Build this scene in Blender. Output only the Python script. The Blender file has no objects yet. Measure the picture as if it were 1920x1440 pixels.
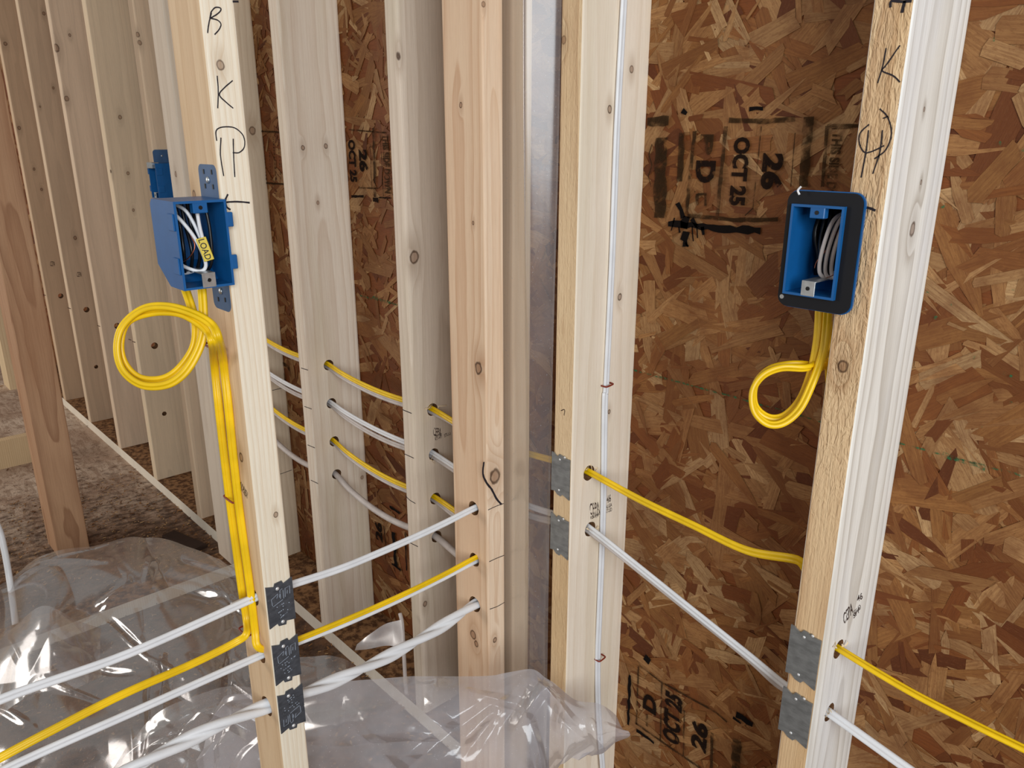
import bpy, bmesh, math, random
import numpy as np
from mathutils import Vector, Matrix
C = bpy.context.scene.collection
rng = np.random.default_rng(11)
random.seed(5)

# ------------------------------------------------------------------ camera
CH = 1.2155
FPX = 1452.58
PITCH, YAW = math.radians(17.5376), math.radians(-47.4143)
cd = bpy.data.cameras.new('camera'); cam = bpy.data.objects.new('camera', cd); C.objects.link(cam)
cam.location = (0, 0, CH)
cam.rotation_euler = (math.pi/2 - PITCH, 0, -YAW)
cd.sensor_width = 36; cd.lens = FPX/1920*36; cd.clip_start = 0.02
bpy.context.scene.camera = cam
# ------------------------------------------------------------------ view, world, daylight
sc = bpy.context.scene
sc.view_settings.view_transform = 'Standard'; sc.view_settings.look = 'None'
sc.view_settings.gamma = 1; sc.view_settings.use_curve_mapping = False
sc.view_settings.exposure = 0.42
w = bpy.data.worlds.new('world'); sc.world = w; w.use_nodes = True
bg = w.node_tree.nodes['Background']; bg.inputs[0].default_value = (0.97, 0.94, 0.90, 1); bg.inputs[1].default_value = 0.26
def area(name, loc, target, sx, sy, power, col):
    l = bpy.data.lights.new(name, 'AREA'); l.shape = 'RECTANGLE'; l.size = sx; l.size_y = sy; l.energy = power; l.color = col
    o = bpy.data.objects.new(name, l); C.objects.link(o); o.location = loc
    o.rotation_euler = (Vector(target)-Vector(loc)).to_track_quat('-Z', 'Y').to_euler()
    return o
area('window_daylight', (1.9, -0.9, 1.65), (-0.9, 0.7, 0.9), 1.5, 1.5, 60, (0.90, 0.96, 1.0))
area('rear_window_daylight', (-4.3, -2.7, 1.6), (-3.6, 0.8, 0.7), 2.2, 1.6, 46, (1.0, 0.93, 0.86))

# ------------------------------------------------------------------ pixel picks -> points on real planes
_F = Vector((math.sin(YAW)*math.cos(PITCH), math.cos(YAW)*math.cos(PITCH), -math.sin(PITCH)))
_R = Vector((math.cos(YAW), -math.sin(YAW), 0)); _U = _R.cross(_F)
def at(px, py, X=None, Y=None, Z=None, D=None):
    d = _F*FPX + _R*(px-960) + _U*(720-py)
    if X is not None: k = X/d.x
    elif Y is not None: k = Y/d.y
    elif Z is not None: k = (Z-CH)/d.z
    else: k = D/FPX
    return Vector((0, 0, CH)) + d*k

# ------------------------------------------------------------------ measured frame
SP, W = 0.4064, 0.0381
D0, DEP = 0.793, 0.1395           # stud face plane, stud depth
OSB = D0 + DEP
XA = -0.361
XB, YB = -0.870, 0.360            # partition: face plane, near stud
YP = 0.7447
TOP = 2.42
PL = 0.038

# ------------------------------------------------------------------ node helpers
class G:
    def __init__(s, name):
        s.mat = bpy.data.materials.new(name); s.mat.use_nodes = True
        s.t = s.mat.node_tree; s.t.nodes.clear()
        s.out = s.t.nodes.new('ShaderNodeOutputMaterial')
    def n(s, typ, **kw):
        x = s.t.nodes.new(typ)
        for k, v in kw.items(): setattr(x, k, v)
        return x
    def link(s, a, b): s.t.links.new(a, b)
    def put(s, sock, v):
        if isinstance(v, bpy.types.NodeSocket): s.link(v, sock)
        elif isinstance(v, (tuple, list)) and len(v) == 3 and sock.type == 'RGBA': sock.default_value = (*v, 1)
        else: sock.default_value = v
    def m(s, op, a, b=None, c=None, clamp=False):
        x = s.n('ShaderNodeMath', operation=op); x.use_clamp = clamp
        s.put(x.inputs[0], a)
        if b is not None: s.put(x.inputs[1], b)
        if c is not None: s.put(x.inputs[2], c)
        return x.outputs[0]
    def v(s, op, a, b=None):
        x = s.n('ShaderNodeVectorMath', operation=op); s.put(x.inputs[0], a)
        if b is not None: s.put(x.inputs[1], b)
        return x.outputs['Value'] if op in ('LENGTH', 'DOT_PRODUCT', 'DISTANCE') else x.outputs[0]
    def noise(s, vec, scale=1, detail=2, rough=.5, dist=0, color=False):
        x = s.n('ShaderNodeTexNoise'); s.put(x.inputs['Vector'], vec)
        x.inputs['Scale'].default_value = scale; x.inputs['Detail'].default_value = detail
        x.inputs['Roughness'].default_value = rough; x.inputs['Distortion'].default_value = dist
        return x.outputs['Color' if color else 'Fac']
    def vor(s, vec, scale, feature='F1', out='Distance'):
        x = s.n('ShaderNodeTexVoronoi', feature=feature); s.put(x.inputs['Vector'], vec); x.inputs['Scale'].default_value = scale
        return x.outputs[out]
    def mr(s, v, a, b, c=0., d=1., smooth=True):
        x = s.n('ShaderNodeMapRange', interpolation_type='SMOOTHSTEP' if smooth else 'LINEAR')
        s.put(x.inputs[0], v); x.inputs[1].default_value = a; x.inputs[2].default_value = b
        x.inputs[3].default_value = c; x.inputs[4].default_value = d
        return x.outputs[0]
    def mix(s, f, a, b, typ='MIX'):
        x = s.n('ShaderNodeMix', data_type='RGBA', blend_type=typ)
        s.put(x.inputs[0], f); s.put(x.inputs[6], a); s.put(x.inputs[7], b)
        return x.outputs[2]
    def obj(s): return s.n('ShaderNodeTexCoord').outputs['Object']
    def sep(s, v):
        x = s.n('ShaderNodeSeparateXYZ'); s.put(x.inputs[0], v); return x.outputs
    def bsdf(s, col, rough=.6, bump=None, bstr=.3, bdist=.001, spec=.4, metal=0., **kw):
        x = s.n('ShaderNodeBsdfPrincipled'); s.put(x.inputs['Base Color'], col); s.put(x.inputs['Roughness'], rough)
        x.inputs['Specular IOR Level'].default_value = spec; x.inputs['Metallic'].default_value = metal
        if bump is not None:
            b = s.n('ShaderNodeBump'); b.inputs['Strength'].default_value = bstr; b.inputs['Distance'].default_value = bdist
            s.put(b.inputs['Height'], bump); s.link(b.outputs[0], x.inputs['Normal'])
        return x.outputs[0]
    def done(s, sh): s.link(sh, s.out.inputs[0]); return s.mat

def lin(r, g, b):
    f = lambda c: (c/255/12.92) if c <= 10 else ((c/255+.055)/1.055)**2.4
    return (f(r), f(g), f(b))

def plain(name, col, rough=.5, spec=.4, metal=0., nz=0.06, nscale=60):
    g = G(name); o = g.obj()
    f = g.noise(o, nscale, 3)
    c = g.mix(g.mr(f, .3, .7), tuple(x*(1-nz) for x in col), tuple(min(1, x*(1+nz)) for x in col))
    return g.done(g.bsdf(c, rough, f, .05, .0005, spec, metal))

def wood(name, light, dark, ring=.0045, pith=(-.02, .03), contrast=.55, knots=(), seed=0, tint=None, sawn=0., knotcol=(92, 58, 34), warp=1.):
    """softwood lumber: growth rings around an off-centre pith, swerving around knots"""
    g = G(name); o = g.obj(); sx, sy, sz = g.sep(o)
    off = g.v('ADD', o, (seed*3.1, seed*1.7, seed*5.3))
    n1 = g.noise(g.v('MULTIPLY', off, (5, 5, 1.1)), 1, 2)
    n2 = g.noise(g.v('MULTIPLY', off, (22, 22, 5)), 1, 2)
    defl = None; kin = None; kring = None; halo = None
    for (kx, ky, kz, r) in knots:
        dv = g.v('MULTIPLY', g.v('SUBTRACT', o, (kx, ky, kz)), (1, 1, .8))
        wob = g.m('MULTIPLY', g.m('SUBTRACT', g.noise(g.v('MULTIPLY', off, (90, 90, 90)), 1, 2), .5), r*.7)
        d = g.m('DIVIDE', g.m('ADD', g.v('LENGTH', dv), wob), r)
        dl = g.v('LENGTH', g.v('MULTIPLY', g.v('SUBTRACT', o, (kx, ky, kz)), (1, 1, .4)))
        e = g.m('MULTIPLY', g.m('EXPONENT', g.m('MULTIPLY', g.m('POWER', g.m('DIVIDE', dl, r*1.9), 2.), -1.)), r*1.5)
        i = g.mr(d, 1.15, .85); h = g.mr(dl, r*3.2, r*.6)
        rg = g.m('MULTIPLY', g.mr(d, 1.25, .95), g.mr(d, .6, .85))
        defl = e if defl is None else g.m('ADD', defl, e)
        kin = i if kin is None else g.m('MAXIMUM', kin, i)
        kring = rg if kring is None else g.m('MAXIMUM', kring, rg)
        halo = h if halo is None else g.m('MAXIMUM', halo, h)
    dx = g.m('SUBTRACT', sx, pith[0]); dy = g.m('SUBTRACT', sy, pith[1])
    rad = g.m('SQRT', g.m('ADD', g.m('MULTIPLY', dx, dx), g.m('MULTIPLY', dy, dy)))
    rad = g.m('ADD', rad, g.m('MULTIPLY', g.m('SUBTRACT', n1, .5), .035*warp))
    rad = g.m('ADD', rad, g.m('MULTIPLY', g.m('SUBTRACT', n2, .5), .006*warp))
    if defl is not None: rad = g.m('ADD', rad, defl)
    f = g.m('FRACT', g.m('DIVIDE', rad, ring))
    late = g.m('MULTIPLY', g.m('POWER', f, 2.6), g.mr(f, 1.0, .93))
    fib = g.noise(g.v('MULTIPLY', off, (420, 420, 9)), 1, 2)
    fine = g.noise(g.v('MULTIPLY', off, (1500, 1500, 60)), 1, 1)
    blot = g.noise(g.v('MULTIPLY', off, (14, 14, 2.2)), 1, 3)
    col = g.mix(g.m('MULTIPLY', late, contrast), light, dark)
    col = g.mix(g.m('MULTIPLY', g.mr(blot, .42, .7), .55), col, tint if tint else tuple(x*.82 for x in light))
    col = g.mix(g.m('MULTIPLY', g.mr(fib, .3, .75), .22), col, dark)
    col = g.mix(g.m('MULTIPLY', g.mr(fine, .45, .8), .10), col, tuple(x*.5 for x in dark))
    if halo is not None:
        kc = lin(*knotcol)
        col = g.mix(g.m('MULTIPLY', halo, .38), col, tuple(a*.35+b*.65 for a, b in zip(kc, dark)))
        col = g.mix(g.m('MULTIPLY', kin, .5), col, tuple(x*1.9 for x in kc))
        col = g.mix(g.m('MULTIPLY', g.m('MULTIPLY', kring, g.mr(n2, .3, .6, .5, 1.)), .8), col, tuple(x*.4 for x in kc))
    h = g.m('ADD', g.m('MULTIPLY', fib, .6), g.m('MULTIPLY', late, .25))
    if sawn > 0:
        sw = g.noise(g.v('MULTIPLY', off, (190, 190, 55)), 1, 2, .6, 1.2)
        sk = g.mr(g.m('ADD', sz, g.m('MULTIPLY', g.m('SUBTRACT', n1, .5), .4)), .62, .95, .12, 1.) if sawn > .9 else 1.
        h = g.m('ADD', h, g.m('MULTIPLY', g.m('MULTIPLY', sw, 2.2*sawn), sk))
        col = g.mix(g.m('MULTIPLY', g.m('MULTIPLY', g.mr(sw, .52, .3), .28*sawn), sk), col, dark)
    return g.done(g.bsdf(col, .62, h, .35 if sawn == 0 else .8, .0006 if sawn == 0 else .0022, .3))

# ------------------------------------------------------------------ object helpers
def tag(o, label=None, cat=None, group=None, kind=None):
    if label: o['label'] = label
    if cat: o['category'] = cat
    if group: o['group'] = group
    if kind: o['kind'] = kind
    return o
def empty(name, loc, label, cat, group=None):
    o = bpy.data.objects.new(name, None); C.objects.link(o); o.location = loc; o.empty_display_size = .05
    return tag(o, label, cat, group)
def link(name, me, mat, parent=None, loc=None, smooth=False):
    """world-space mesh re-based on loc (its own origin) and linked; parts keep their parent's frame"""
    o = bpy.data.objects.new(name, me)
    if isinstance(mat, (list, tuple)):
        for m_ in mat: me.materials.append(m_)
    elif mat: me.materials.append(mat)
    base = Vector(loc) if loc is not None else (Vector(parent.location) if parent else Vector((0, 0, 0)))
    me.transform(Matrix.Translation(-base))
    if smooth: me.shade_smooth()
    C.objects.link(o)
    if parent: o.parent = parent; o.location = base - Vector(parent.location)
    else: o.location = base
    return o
def mesh(name, vs, fs):
    me = bpy.data.meshes.new(name); me.from_pydata([tuple(v) for v in vs], [], [tuple(f) for f in fs]); me.update(); return me
def box_bm(lo, hi, bev=0., seg=2, only_z=False):
    bm = bmesh.new(); bmesh.ops.create_cube(bm, size=1)
    lo, hi = Vector(lo), Vector(hi)
    for v in bm.verts: v.co = Vector(((v.co[i]+.5)*(hi[i]-lo[i])+lo[i] for i in range(3)))
    if bev:
        es = [e for e in bm.edges if not only_z or abs((e.verts[0].co-e.verts[1].co).z) > 1e-5]
        bmesh.ops.bevel(bm, geom=es, offset=bev, segments=seg, profile=.5, affect='EDGES')
    return bm
def bm_mesh(name, bm):
    me = bpy.data.meshes.new(name); bm.normal_update(); bm.to_mesh(me); bm.free(); return me
def join_boxes(name, boxes, bev=0.0):
    bm = bmesh.new()
    for lo, hi in boxes:
        b = box_bm(lo, hi, bev, 1); t = bpy.data.meshes.new('t'); b.to_mesh(t); b.free(); bm.from_mesh(t); bpy.data.meshes.remove(t)
    return bm_mesh(name, bm)
def catmull(pts, n=8):
    P = [Vector(p) for p in pts]; P = [P[0]*2-P[1]]+P+[P[-1]*2-P[-2]]; out = []
    for i in range(1, len(P)-2):
        for k in range(n):
            t = k/n; a, b, c, d = P[i-1:i+3]
            out.append(.5*((2*b)+(c-a)*t+(2*a-5*b+4*c-d)*t*t+(3*b-3*c+d-a)*t**3))
    return out+[P[-2]]
def profile(kind, w, h):
    """cable cross-sections: flat twin-lobed jacket or round"""
    pts = []
    n = 24 if kind != 'round' else 10
    for k in range(n):
        a = 2*math.pi*k/n
        if kind == 'round': pts.append((w/2*math.cos(a), w/2*math.sin(a)))
        else:
            groove = 1-.62*math.exp(-(math.cos(a)/.24)**2)
            pts.append((w/2*math.cos(a), h/2*math.sin(a)*groove*(1.08)))
    return pts
def sweep(name, pts, prof, side=(0, 0, 1), twist=0., n=8, curve=True):
    path = catmull(pts, n) if curve else [Vector(p) for p in pts]
    vs, fs = [], []; L = len(prof); s0 = Vector(side); acc = 0; prev = None
    s = s0
    for i, p in enumerate(path):
        t = (path[min(i+1, len(path)-1)]-path[max(i-1, 0)]).normalized()
        s = (s - t*s.dot(t))
        if s.length < 1e-4: s = t.orthogonal()
        s.normalize(); b = t.cross(s)
        if prev is not None: acc += (p-prev).length
        prev = p; a = acc*twist; ca, sa = math.cos(a), math.sin(a)
        S = s*ca+b*sa; B = b*ca-s*sa
        for (x, y) in prof: vs.append(p+S*x+B*y)
    for i in range(len(path)-1):
        for k in range(L): fs.append((i*L+k, i*L+(k+1) % L, (i+1)*L+(k+1) % L, (i+1)*L+k))
    fs.append(tuple(range(L))[::-1]); fs.append(tuple(range((len(path)-1)*L, len(path)*L)))
    return mesh(name, vs, fs)
def ribbon_vf(pts, wd, nrm, off=.0004, vs=None, fs=None, jag=0.):
    vs = [] if vs is None else vs; fs = [] if fs is None else fs
    P = [Vector(p) for p in pts]; nrm = Vector(nrm); b0 = len(vs)
    for i, p in enumerate(P):
        t = (P[min(i+1, len(P)-1)]-P[max(i-1, 0)]).normalized(); s = t.cross(nrm).normalized()
        ww = wd/2*(1+random.uniform(-jag, jag)); w2 = wd/2*(1+random.uniform(-jag, jag))
        vs.append(p+s*ww+nrm*off); vs.append(p-s*w2+nrm*off)
    for i in range(len(P)-1): a = b0+2*i; fs.append((a, a+1, a+3, a+2))
    return vs, fs
_tc = {}
def text_geo(s, bold=0.):
    if (s, bold) in _tc: return _tc[(s, bold)]
    cu = bpy.data.curves.new('t', 'FONT'); cu.body = s; cu.offset = bold; cu.resolution_u = 3
    o = bpy.data.objects.new('t', cu); C.objects.link(o)
    bpy.context.view_layer.update()
    me = bpy.data.meshes.new_from_object(o.evaluated_get(bpy.context.evaluated_depsgraph_get()))
    V = np.array([v.co[:2] for v in me.vertices]); Fc = [tuple(p.vertices) for p in me.polygons]
    bpy.data.objects.remove(o); bpy.data.curves.remove(cu); bpy.data.meshes.remove(me)
    mn, mx = V.min(0), V.max(0); V = (V-mn)/(mx-mn)
    _tc[(s, bold)] = (V, Fc); return V, Fc
def text_vf(s, O, R, U, nrm, off, vs, fs, bold=.02):
    """fit the text's box to the parallelogram O, O+R (reading direction), O+U (letter height)"""
    V, Fc = text_geo(s, bold); b0 = len(vs)
    O, R, U, nrm = Vector(O), Vector(R), Vector(U), Vector(nrm)
    for x, y in V: vs.append(O+R*float(x)+U*float(y)+nrm*off)
    for f in Fc: fs.append(tuple(b0+i for i in f))

# ------------------------------------------------------------------ plain materials
def ink_mat(name, col, lo=.35, hi=.62, scale=90, maxa=1.):
    g = G(name); o = g.obj()
    f = g.noise(o, scale, 4, .6); a = g.m('MULTIPLY', g.mr(f, lo, hi), maxa)
    tr = g.n('ShaderNodeBsdfTransparent').outputs[0]
    b = g.bsdf(col, .9, None, spec=.06)
    x = g.n('ShaderNodeMixShader'); g.put(x.inputs[0], a); g.link(tr, x.inputs[1]); g.link(b, x.inputs[2])
    return g.done(x.outputs[0])
M_PEN = plain('marker ink', lin(38, 32, 38), .6, .3)
M_INK = ink_mat('black stamp ink', lin(30, 20, 16), .22, .42, 120, .95)
M_INKF = ink_mat('faded stamp ink', lin(50, 36, 22), .28, .56, 60, .8)
M_TAR = plain('black paint', lin(20, 15, 14), .85, .08)
M_CHALK = ink_mat('green chalk', lin(40, 100, 66), .42, .62, 140, .85)
M_LINE = ink_mat('pencil line', lin(60, 40, 35), .3, .5, 100, .9)
M_YEL = plain('yellow cable jacket', lin(240, 196, 14), .38, .5, nz=.1, nscale=25)
M_WHT = plain('white cable jacket', lin(226, 226, 228), .38, .5, nz=.04, nscale=25)
M_GRYW = plain('dusty white cable jacket', lin(196, 186, 180), .5, .4, nz=.08, nscale=40)
M_BLUE = plain('blue plastic', lin(18, 88, 148), .34, .5, nz=.05)
M_BLUED = plain('blue plastic flange', lin(62, 92, 128), .5, .35, nz=.08)
M_BLK = plain('black rubber gasket', lin(16, 17, 22), .6, .35)
M_BLKW = plain('black wire', lin(18, 18, 20), .3, .5)
M_COP = plain('bare copper', lin(190, 110, 80), .3, .6, 1.)
M_ZINC = plain('zinc plated steel', lin(190, 194, 196), .35, .6, .8, nz=.1, nscale=120)
M_TAG = plain('yellow tape', lin(214, 188, 60), .5, .4)
M_STAP = plain('red staple', lin(132, 44, 26), .4, .5)
M_NAIL = plain('nail steel', lin(225, 225, 225), .3, .6, .4)
def plate_mat(name, col):
    g = G(name); o = g.obj()
    f = g.noise(g.v('MULTIPLY', o, (60, 60, 160)), 1, 4, .6)
    sc_ = g.mr(g.noise(g.v('MULTIPLY', o, (900, 900, 150)), 1, 2), .68, .74)
    c = g.mix(g.mr(f, .3, .7), tuple(x*.8 for x in col), tuple(x*1.2 for x in col))
    c = g.mix(g.m('MULTIPLY', sc_, .35), c, lin(200, 200, 205))
    return g.done(g.bsdf(c, .42, f, .1, .0004, .5, .55))
M_PLT = plate_mat('dark galvanised plate', lin(92, 96, 104))
M_PLT2 = plate_mat('galvanised plate', lin(140, 142, 142))
M_ENG = plain('scratched lettering', lin(165, 176, 192), .5, .5, 0.)

def poly_mat(name, haze=.24, rough=.16, gloss=1., tint=(.97, .96, .97), dcol=(.80, .78, .82)):
    g = G(name); o = g.obj()
    big = g.noise(o, 9, 4, .6); fine = g.noise(o, 140, 3, .6)
    tr = g.n('ShaderNodeBsdfTransparent'); tr.inputs[0].default_value = (*tint, 1)
    bp = g.n('ShaderNodeBump'); bp.inputs['Strength'].default_value = .10; bp.inputs['Distance'].default_value = .002
    g.put(bp.inputs['Height'], g.m('ADD', g.noise(o, 38, 3, .5), g.m('MULTIPLY', fine, .15)))
    df = g.n('ShaderNodeBsdfDiffuse'); df.inputs[0].default_value = (*dcol, 1)
    tl = g.n('ShaderNodeBsdfTranslucent'); tl.inputs[0].default_value = (*dcol, 1)
    a = g.n('ShaderNodeMixShader'); a.inputs[0].default_value = .5; g.link(df.outputs[0], a.inputs[1]); g.link(tl.outputs[0], a.inputs[2])
    hz = g.m('MULTIPLY', g.mr(big, .3, .7, .75, 1.25, False), haze)
    sp_ = g.m('MULTIPLY', g.mr(g.noise(o, 420, 1), .72, .76), .3)
    hz = g.m('ADD', hz, sp_, clamp=True)
    b = g.n('ShaderNodeMixShader'); g.put(b.inputs[0], hz); g.link(tr.outputs[0], b.inputs[1]); g.link(a.outputs[0], b.inputs[2])
    gl = g.n('ShaderNodeBsdfGlossy'); gl.inputs['Roughness'].default_value = rough; g.link(bp.outputs[0], gl.inputs['Normal'])
    fr = g.n('ShaderNodeFresnel'); fr.inputs[0].default_value = 1.4; g.link(bp.outputs[0], fr.inputs['Normal'])
    c = g.n('ShaderNodeMixShader'); g.put(c.inputs[0], g.m('MINIMUM', g.m('ADD', g.m('MULTIPLY', fr.outputs[0], .75*gloss), .02), .34))
    g.link(b.outputs[0], c.inputs[1]); g.link(gl.outputs[0], c.inputs[2])
    return g.done(c.outputs[0])
M_POLY = poly_mat('clear poly sheeting', dcol=(.82, .78, .77))
M_POLY2 = poly_mat('cloudy poly sheeting', .5, .14, dcol=(.80, .79, .85))

# ------------------------------------------------------------------ floor
def floor():
    g = G('dusty subfloor'); o = g.obj()
    n1 = g.noise(o, 3.2, 4, .6, .6); n2 = g.noise(g.v('MULTIPLY', o, (40, 22, 40)), 1, 5, .7); n3 = g.noise(o, 170, 3, .6)
    n4 = g.noise(g.v('MULTIPLY', o, (9, 30, 9)), 1, 4, .65, 1.5)
    c = g.mix(g.mr(n1, .35, .65), lin(168, 142, 122), lin(206, 186, 166))
    c = g.mix(g.m('MULTIPLY', g.mr(n4, .46, .62), .55), c, lin(128, 98, 76))
    c = g.mix(g.m('MULTIPLY', g.mr(n2, .52, .68), .6), c, lin(92, 64, 46))
    c = g.mix(g.m('MULTIPLY', g.mr(n3, .5, .72), .4), c, lin(215, 195, 170))
    # sawdust swept along the exterior wall has its own brown
    sx, sy, sz = g.sep(o)
    band = g.m('MULTIPLY', g.mr(sy, -2.2, -1.2), g.mr(g.m('ADD', sx, g.m('MULTIPLY', g.m('SUBTRACT', n2, .5), 1.6)), -3.3, -2.3))
    c = g.mix(g.m('MULTIPLY', band, .88), c, g.mix(g.mr(n2, .4, .6), lin(104, 70, 44), lin(60, 38, 25)))
    h = g.m('ADD', g.m('MULTIPLY', n2, 1.), g.m('MULTIPLY', n3, .5))
    m = g.done(g.bsdf(c, .85, h, .7, .006, .2))
    nx, ny = 90, 50
    xs = np.linspace(-7.5, 2.2, nx); ys = np.linspace(-3.2, 1.0, ny)
    vs = [(x, y, 0) for y in ys for x in xs]
    fs = [(j*nx+i, j*nx+i+1, (j+1)*nx+i+1, (j+1)*nx+i) for j in range(ny-1) for i in range(nx-1)]
    tag(link('floor', mesh('floor', vs, fs), m), kind='structure', label='dusty brown subfloor strewn with sawdust')
floor()
def litter(name, label, cat, n, xr, yr, smin, smax, mats):
    vs, fs, mi = [], [], []
    for k in range(n):
        x, y = random.uniform(*xr), random.uniform(*yr)
        l = random.uniform(smin, smax); wd = l*random.uniform(.15, .6); a = random.uniform(0, math.pi)
        tl = random.uniform(-.5, .5); h = random.uniform(.0005, .004)
        ca, sa = math.cos(a), math.sin(a); b0 = len(vs); th = random.uniform(.0006, .002)
        for zz in (0, th):
            for (u, v_) in ((-1, -1), (1, -.7), (1, .8), (-1, 1)):
                px, py = u*l/2, v_*wd/2
                vs.append((x+ca*px-sa*py, y+sa*px+ca*py, h+zz+abs(tl)*(u+1)*l/4))
        for f in ((3, 2, 1, 0), (4, 5, 6, 7), (0, 1, 5, 4), (1, 2, 6, 5), (2, 3, 7, 6), (3, 0, 4, 7)):
            fs.append(tuple(b0+i for i in f)); mi.append(k % len(mats))
    me = mesh(name, vs, fs); o = link(name, me, mats)
    me.polygons.foreach_set('material_index', mi)
    return tag(o, label, cat, kind='stuff')
MC = [plain('pale chip', lin(172, 138, 98), .8, .2), plain('tan chip', lin(138, 98, 62), .8, .2), plain('brown chip', lin(96, 64, 40), .8, .2)]
litter('sawdust_chips', 'loose sawdust and small wood chips along the foot of the exterior wall', 'sawdust', 5200, (-3.0, -.9), (.1, .93), .002, .010, MC)
litter('floor_debris', 'scattered dark crumbs and chips on the bright floor at left', 'debris', 700, (-6.5, -2.2), (-1.2, .93), .003, .018, [MC[2], MC[1], MC[2]])

# ------------------------------------------------------------------ OSB sheathing: a panel of pressed wood strands
def osb():
    g = G('osb strands'); at_ = g.n('ShaderNodeVertexColor'); at_.layer_name = 'tone'
    uv = g.n('ShaderNodeUVMap'); uv.uv_map = 'strand'
    u = g.v('MULTIPLY', uv.outputs[0], (25, 420, 1))
    f1 = g.noise(u, 1, 3, .6); f2 = g.noise(g.v('MULTIPLY', uv.outputs[0], (90, 1600, 1)), 1, 2, .6)
    f3 = g.noise(g.obj(), 22, 4, .6); sp_ = g.noise(g.v('MULTIPLY', uv.outputs[0], (260, 700, 1)), 1, 2, .6)
    c = g.mix(g.mr(f1, .32, .7, 0, .42), at_.outputs[0], lin(92, 44, 16))
    c = g.mix(g.mr(f2, .5, .75, 0, .25), c, lin(58, 32, 18))
    c = g.mix(g.mr(f3, .42, .7, 0, .45), c, lin(100, 52, 22))
    c = g.mix(g.mr(sp_, .66, .76, 0, .6), c, lin(60, 30, 16))
    grit = g.noise(g.v('MULTIPLY', uv.outputs[0], (150, 260, 1)), 1, 4, .7)
    c = g.mix(g.mr(grit, .5, .66, 0, .42), c, lin(112, 66, 34))
    wet = g.noise(g.v('MULTIPLY', g.obj(), (2.2, 2.2, 3.)), 1, 3, .55)
    c = g.mix(g.mr(wet, .46, .64, 0, .4), c, g.mix(.75, c, lin(96, 48, 20)))
    m = g.done(g.bsdf(c, .62, g.m('ADD', f1, g.m('MULTIPLY', sp_, .6)), .45, .0012, .28))
    pal = np.array([lin(*c) for c in [(198, 150, 98), (184, 132, 80), (168, 114, 62), (212, 168, 116), (158, 102, 54), (146, 88, 42), (130, 72, 32), (106, 54, 22), (176, 124, 74), (192, 142, 90)]])
    wts = np.array([.13, .15, .15, .09, .13, .10, .07, .04, .08, .06]); wts /= wts.sum()
    V, Fc, Col, UV = [], [], [], []
    base = [(-7.0, 0), (1.6, 0), (1.6, TOP), (-7.0, TOP)]
    V += [(x, OSB, z) for x, z in base]; Fc.append((0, 1, 2, 3)); Col += [pal[6]]*4; UV += [(x, z) for x, z in base]
    def flakes(n, xr, zr, lr, wr, dmin, dmax):
        for k in range(n):
            x, z = rng.uniform(*xr), rng.uniform(*zr)
            l = rng.uniform(*lr)*rng.uniform(.6, 1); wd = rng.uniform(*wr)
            a = rng.normal(0, .8) if rng.random() < .75 else rng.uniform(0, math.pi)
            q = rng.uniform(-.12, .12, 8)
            sh = rng.uniform(-.5, .5)
            P = [(-l/2+q[0]*wd*2, -wd/2), (-l*.1, -wd/2*(1+q[1])), (l/2+q[2]*wd*3+sh*wd, -wd/2*(1+q[3]*3)), (l/2+q[4]*wd-sh*wd*.3, wd*.1), (l/2-sh*wd, wd/2), (l*.1, wd/2*(1+q[5])), (-l/2+q[6]*wd*3-sh*wd, wd/2*(1+q[7]*3)), (-l/2+sh*wd*.5, 0)]
            if rng.random() < .28:       # splintered end: long taper
                P = [(-l/2, -wd/2), (0, -wd/2), (l*.5, -wd*.1), (l*.58, 0), (l*.3, wd*.3), (0, wd/2), (-l/2, wd/2*.8), (-l*.55, wd*.1)]
            ca, sa = math.cos(a), math.sin(a); d = rng.uniform(dmin, dmax)
            ty = float(np.clip(rng.normal(0, .03), -.05, .05)); tx = float(np.clip(rng.normal(0, .004), -.007, .007))
            b0 = len(V); uo = rng.uniform(0, 40, 2)
            col = pal[rng.choice(len(pal), p=wts)]*rng.uniform(.60, .84)
            for (u_, v_) in P:
                V.append((x+ca*u_-sa*v_, OSB-d+ty*v_+tx*u_, z+sa*u_+ca*v_)); UV.append((u_+uo[0], v_+uo[1])); Col.append(col)
            Fc.append(tuple(range(b0, b0+8)))
    flakes(3600, (-1.3, .9), (.0, 2.0), (.08, .20), (.016, .046), .0004, .0014)
    flakes(2600, (-1.3, .9), (.0, 2.0), (.05, .14), (.010, .030), .0012, .0020)
    flakes(1500, (-1.3, .9), (.0, 2.0), (.02, .08), (.003, .014), .0015, .0022)
    flakes(5200, (-7.0, -1.3), (0, TOP), (.06, .17), (.014, .04), .0006, .0018)
    flakes(2200, (-2.6, -1.3), (0, 2.0), (.03, .09), (.006, .016), .0010, .0022)
    flakes(500, (-1.3, 1.6), (2.0, TOP), (.06, .17), (.014, .04), .0006, .0018)
    flakes(300, (.9, 1.6), (0, 2.0), (.06, .17), (.014, .04), .0006, .0018)
    me = mesh('wall_back', V, Fc)
    ca_ = me.color_attributes.new('tone', 'FLOAT_COLOR', 'CORNER'); uvl = me.uv_layers.new(name='strand')
    li = np.zeros(len(me.loops), dtype=np.int32); me.loops.foreach_get('vertex_index', li)
    Ca = np.concatenate([np.array(Col), np.ones((len(Col), 1))], 1)[li]; ca_.data.foreach_set('color', Ca.ravel())
    uvl.data.foreach_set('uv', np.array(UV)[li].ravel())
    o = link('wall_back', me, m); tag(o, kind='structure', label='exterior wall sheathed in brown oriented strand board')
    back = link('panel_backing', bm_mesh('b', box_bm((-7.0, OSB+.0005, 0), (1.6, OSB+.012, TOP))), m, o)
    return o
wall = osb()
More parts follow.
